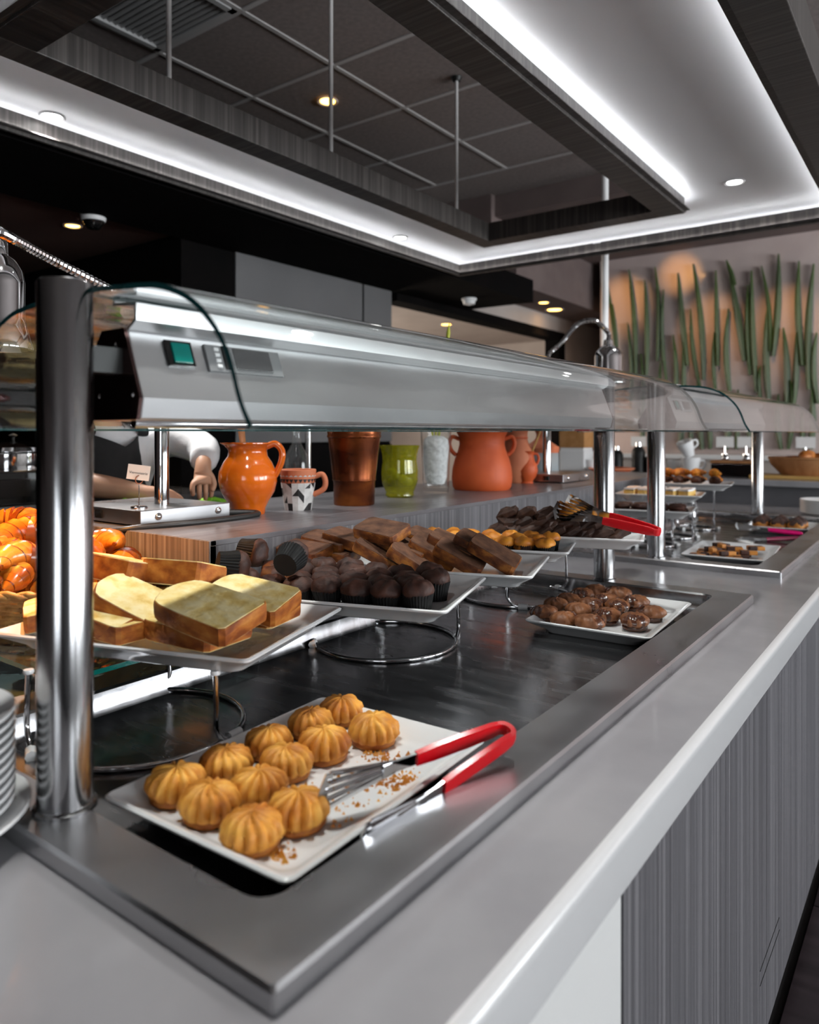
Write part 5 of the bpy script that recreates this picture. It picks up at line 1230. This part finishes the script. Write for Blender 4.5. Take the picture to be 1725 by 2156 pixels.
# dark coffee canisters and trays on far counter
for (u, h_, r_, lab) in ((1345, .20, .05, 'black flask on the far counter seen between the two posts'), (1372, .14, .045, 'short dark flask next to the black flask on the far counter'), (1300, .17, .045, 'dark flask on the far counter just left of the near far-post')):
    q = ony(u, 980, 5.5); t = thing('insulated_flask', lab, 'flask', (q.x, 5.5, FCZ))
    MB().lathe([(.0005, 0), (r_, 0), (r_, h_ * .8), (r_ * .8, h_ * .9), (r_ * .5, h_), (.0005, h_)], 24).build('flask_body', M['black'], t, smooth=40)
    MB().lathe([(.0005, h_), (r_ * .45, h_), (r_ * .4, h_ + .03), (.0005, h_ + .03)], 20).build('cap', M['chrome'], t, smooth=40)
# chafing trays with cards near wall
for i, (u, lab) in enumerate(((1528, 'left dark tray with chrome knob on the far counter'), (1572, 'right dark tray with chrome knob on the far counter'))):
    q = ony(u, 990, 5.5); t = thing('chafing_tray', lab, 'tray', (q.x, 5.5, FCZ))
    MB().box(-.075, -.10, 0, .075, .10, .09).build('tray_body', M['dark_steel'], t, bevel=.008); MB().box(-.08, -.105, .09, .08, .105, .11).build('lid', M['wood'], t, bevel=.008)
    MB().lathe([(.0005, .0), (.022, .004), (.026, .02), (.016, .036), (.0005, .04)], 20, (0, 0, .11)).build('knob', M['chrome'], t, smooth=60)
for i, (u, lab) in enumerate(((1345, 'leftmost white card on a stand before the leaf wall'), (1527, 'middle white card on a stand before the leaf wall'), (1572, 'right white card on a stand before the leaf wall'), (1697, 'rightmost white card on a stand at the leaf wall'))):
    q = ony(u, 940, 6.6); t = thing('menu_card', lab, 'sign', (q.x, 6.6, 1.18))
    MB().tube([(0, 0, 0), (0, 0, .07)], .003, 6).build('stem', M['chrome'], t); MB().box(-.07, -.002, .06, .07, .002, .15).build('card', M['porcelain'], t); MB().lathe([(.03, 0), (.03, .006), (.004, .008)], 16).build('foot', M['chrome'], t)
q = ony(1285, 1000, 5.25)
t = thing('terracotta_dish', 'shallow terracotta dish at the left end of the far counter', 'dish', (q.x, 5.28, FCZ))
MB().lathe([(.0005, 0), (.10, 0), (.16, .035), (.165, .04), (.155, .04), (.09, .008), (.0005, .008)], 36).build('dish_body', M['terracotta'], t, smooth=50); MB().tube(circle(.16, .04, 40), .006, 6, True).build('rim', M['terracotta_dull'], t, smooth=60)
q = ony(1085, 935, 5.6)
t = thing('white_notice', 'small white notice board standing behind the small terracotta jug', 'sign', (q.x, 5.6, FCZ))
MB().box(-.07, -.004, .15, .07, .004, .27).build('board', M['porcelain'], t); MB().tube([(0, 0.006, 0), (0, .006, .2)], .005, 6).build('stand', M['chrome'], t)

# ================================================================== KITCHEN BACKGROUND AT LEFT
t = thing('kitchen_shelf', 'steel kitchen shelf unit in the dark behind the croissants', 'shelf', (-3.0, 0.9, 0))
MB().box(-3.3, 0.3, 1.04, -2.75, 2.3, 1.09).build('shelf_board', M['steel_y'], t, w=True)
MB().box(-3.3, 0.3, 0.55, -2.75, 2.3, 0.58).build('shelf_board', M['steel_y'], t, w=True)
for x in (-3.28, -2.77):
    for y in (0.32, 2.28): MB().box(x - .015, y - .015, 0, x + .015, y + .015, 1.04).build('leg', M['steel_y'], t, w=True)
q = onx(28, 935, -3.0)
t = thing('steel_pot', 'polished steel cooking pot on the kitchen shelf', 'pot', (q.x, q.y, 1.09))
MB().lathe([(.0005, 0), (.12, 0), (.125, .01), (.125, .19), (.13, .195), (.125, .2), (.0005, .2)], 36).build('pot_body', M['chrome'], t, smooth=40)
MB().lathe([(.128, .2), (.12, .215), (.06, .235), (.0005, .24)], 36).build('lid', M['chrome'], t, smooth=40); MB().lathe([(.006, .238), (.006, .255), (.018, .262), (.0005, .27)], 16).build('lid_knob', M['black'], t, smooth=40)
q = onx(25, 980, -2.85)
t = thing('dark_appliance', 'black countertop appliance on the kitchen shelf in front of the pot', 'appliance', (q.x, q.y, 1.09))
MB().box(-.06, -.16, 0, .06, .16, .13).build('body', M['black_gloss'], t, bevel=.01); MB().box(.06, -.12, .03, .066, .04, .10).build('door', M['dark_steel'], t, bevel=.003); MB().lathe([(.012, 0), (.012, .008)], 12).move(Matrix.Translation((.06, .1, .07)) @ Matrix.Rotation(R(90), 4, 'Y')).build('knob', M['chrome'], t)

# ================================================================== THE COOK
def skinned(name, verts, edges, radii, m_, parent=None, sub=2, root=0, smoothit=True):
    me = bpy.data.meshes.new(name); me.from_pydata([tuple(v) for v in verts], edges, []); me.update()
    tmp = bpy.data.objects.new(name + '_tmp', me); C.objects.link(tmp)
    sk = tmp.modifiers.new('skin', 'SKIN'); sk.use_smooth_shade = True
    lay = me.skin_vertices[0].data if me.skin_vertices else None
    for i, r_ in enumerate(radii):
        rr_ = r_ if isinstance(r_, tuple) else (r_, r_); lay[i].radius = rr_; lay[i].use_root = (i == root)
    sb = tmp.modifiers.new('sub', 'SUBSURF'); sb.levels = sub; sb.render_levels = sub
    bpy.context.view_layer.update()
    dg = bpy.context.evaluated_depsgraph_get()
    nm = bpy.data.meshes.new_from_object(tmp.evaluated_get(dg))
    bpy.data.objects.remove(tmp); nm.name = name
    nm.materials.clear(); nm.materials.append(m_)
    nm.polygons.foreach_set('use_smooth', [True] * len(nm.polygons))
    o = bpy.data.objects.new(name, nm); C.objects.link(o); o.parent = parent
    return o
pc = Vector((-2.42, 1.40, 0))
person = thing('person', 'cook in white jacket and black apron working behind the serving ledge', 'person', pc)
def W(u, v, x): return onx(u, v, x) - pc
pel = Vector((0, 0, .90)); bel = Vector((.03, 0, 1.05)); che = Vector((.09, -.01, 1.24)); nb = Vector((.11, -.015, 1.37)); nk = Vector((.13, -.02, 1.43)); hd = Vector((.155, -.025, 1.50)); ht = Vector((.16, -.025, 1.60))
shL = W(352, 918, -2.27); elL = W(436, 945, -2.10); wrL = W(428, 975, -2.02)
shR = W(172, 915, -2.40); elR = W(150, 1015, -2.22); wrR = W(310, 1040, -2.02); haR = W(352, 1046, -1.995)
V = [pel, bel, che, nb, nk, hd, ht]; Rr = [(.13, .10), (.12, .10), (.13, .10), (.07, .06), .048, .066, .062]
E_ = [(0, 1), (1, 2), (2, 3), (3, 4), (4, 5), (5, 6)]
def chain(start, pts, rad):
    prev = start
    for p, r_ in zip(pts, rad): V.append(Vector(p)); Rr.append(r_); E_.append((prev, len(V) - 1)); prev = len(V) - 1
    return prev
chain(0, [(0, .09, .86), (.0, .10, .48), (-.02, .10, .09), (.07, .105, .045)], [.085, .06, .042, .04])
chain(0, [(0, -.09, .86), (.0, -.10, .48), (-.02, -.10, .09), (.07, -.105, .045)], [.085, .06, .042, .04])
wl_ = chain(2, [shL, elL, wrL], [.055, .042, .027])
pmL = W(428, 1008, -2.005); a = chain(wl_, [W(428, 990, -2.01), pmL], [(.030, .016), (.034, .015)])
# fingers of the hand hanging down over the board
for k, (du, ln) in enumerate(((-22, 26), (-8, 34), (5, 36), (17, 30))):
    chain(a, [W(428 + du, 1018, -1.998), W(428 + du * 1.05, 1018 + ln * .55, -1.992), W(428 + du * .95, 1018 + ln, -2.0)], [.0095, .0088, .0075])
chain(a - 1, [W(446, 1003, -1.99), W(452, 1020, -1.985), W(446, 1036, -1.985)], [.011, .010, .008])
wr_ = chain(2, [shR, elR, W(240, 1028, -2.11), wrR], [.055, .045, .038, .027])
b = chain(wr_, [W(330, 1043, -2.005), haR], [.030, .032])
for k, (du, dv) in enumerate(((34, -4), (36, 3), (34, 10), (28, 16))):
    chain(b, [W(352 + du * .5, 1046 + dv, -1.99), W(352 + du * .8, 1052 + dv, -1.988), W(352 + du, 1060 + dv * .6, -1.988)], [.0095, .0088, .0075])
chain(b - 1, [W(345, 1056, -1.985), W(360, 1066, -1.985)], [.011, .008])
body = skinned('body', V, E_, Rr, M['skin'], person)
# face
fz = hd + Vector((0, 0, .03)); fd = Vector((1, 0, -.25)).normalized()
for s_ in (-1, 1):
    MB().lathe([(.0005, -.011), (.008, -.008), (.011, 0), (.008, .008), (.0005, .011)], 12, fz + fd * .055 + Vector((0, s_ * .030, .02))).build('eye', M['eye'], body, smooth=60)
    MB().lathe([(.0005, -.028), (.010, -.02), (.014, 0), (.010, .022), (.0005, .03)], 12, fz + Vector((0, s_ * .068, 0)), sx=.8, sy=.5).build('ear', M['skin'], body, smooth=60)
MB().lathe([(.016, -.014), (.012, .0), (.006, .03), (.0005, .034)], 12, fz + fd * .066 + Vector((0, 0, -.005))).build('nose', M['skin'], body, smooth=60)
MB().lathe([(.0005, -.006), (.018, -.003), (.020, 0), (.018, .003), (.0005, .006)], 14, fz + fd * .062 + Vector((0, 0, -.038)), sx=.5).build('mouth', M['lip'], body, smooth=60)
hr = MB().lathe([(.083, -.02), (.085, .02), (.078, .06), (.055, .09), (.025, .103), (.0005, .106)], 24, fz + Vector((-.018, 0, .015))).build('hair', M['hair'], person, smooth=60)
# jacket
V = [Vector((-.0, 0, .84)), bel, che, nb + Vector((0, 0, -.01)), nb + Vector((.008, 0, .03))]; Rr = [(.165, .13), (.155, .125), (.165, .125), (.095, .085), (.072, .068)]; E_ = [(0, 1), (1, 2), (2, 3), (3, 4)]
chain(2, [shL + Vector((0, 0, .005)), shL.lerp(elL, .5), elL, wrL + (elL - wrL) * .25, wrL + Vector((0, 0, .012))], [.078, .066, .062, .052, .050])
chain(2, [shR + Vector((0, 0, .005)), shR.lerp(elR, .5), elR, elR.lerp(W(240, 1028, -2.11), .45)], [.078, .068, .064, .062])
skinned('jacket', V, E_, Rr, M['jacket'], person)
skinned('trousers', [Vector((0, 0, .92)), Vector((0, .09, .84)), Vector((0, .10, .48)), Vector((-.02, .10, .10)), Vector((0, -.09, .84)), Vector((0, -.10, .48)), Vector((-.02, -.10, .10))], [(0, 1), (1, 2), (2, 3), (0, 4), (4, 5), (5, 6)], [(.15, .12), .105, .08, .065, .105, .08, .065], M['trousers'], person)
for s_ in (-1, 1):
    MB().lathe([(.05, 0), (.055, .01), (.055, .05), (.04, .08), (.0005, .085)], 20, (.03, s_ * .105, 0), sx=2.0).build('shoe', M['black'], person, smooth=60)
# apron bib with straps, in front of the jacket
m = MB(); rows = []
for i in range(10):
    t_ = i / 9; zc = .62 + .745 * t_
    hw = .19 if zc < 1.06 else (.19 - .085 * ((zc - 1.06) / .30))
    row = []
    for j in range(11):
        f = -1 + 2 * j / 10; y = hw * f - .01
        cxz = .155 + (.05 * max(0, min(1, (zc - .9) / .4))); x = cxz + .045 - .085 * f * f
        zz = zc - (.05 * (1 - abs(f)) if i == 9 else 0)
        row.append((x, y, zz))
    rows.append(row)
m.loft(rows, False, False, False); m.loft([[(x - .006, y, z) for x, y, z in r_] for r_ in rows], False, False, False)
ap = m.build('apron', M['apron'], person, smooth=60)
for s_ in (-1, 1):
    MB().tube(catmull([(.19, s_ * .098 - .01, 1.34), (.205, s_ * .095 - .01, 1.37), (.17, s_ * .085 - .01, 1.40), (.09, s_ * .075 - .01, 1.415), (.02, s_ * .06, 1.36)], 5), .020, 8, fl=.25).build('apron_strap', M['apron'], ap, smooth=60)
# lettuce on the prep counter
for (u, v, s_, lab) in ((290, 1040, 1.0, 'green lettuce leaves under the cook\'s forearm'), (445, 1045, .7, 'green lettuce leaf under the cook\'s hanging hand')):
    q = onx(u, v, -2.06); rr = random.Random(u); m = MB()
    for k in range(9):
        a = rr.uniform(0, 6.28); r0 = rr.uniform(.0, .05) * s_; cc = (r0 * math.cos(a), r0 * math.sin(a) * 1.6, .03 * s_ + rr.uniform(0, .03) * s_)
        m.lathe([(.0005, -.030 * s_), (.024 * s_, -.02 * s_), (.036 * s_, 0), (.026 * s_, .022 * s_), (.0005, .03 * s_)], 16, cc, fn=lambda q_, z_, a_: q_ * (1 + .25 * math.sin(7 * a_ + z_ * 200)))
    o = m.build('lettuce', M['lettuce'], None, smooth=60); o.location = (-2.045, q.y, 1.082); tag(o, lab, 'lettuce')
# board under lettuce
t = MB().box(-2.15, 0.95, 1.0805, -1.97, 1.95, 1.0825).build('cutting_mat', M['black']); tag(t, 'dark cutting mat on the prep counter before the cook', 'mat')
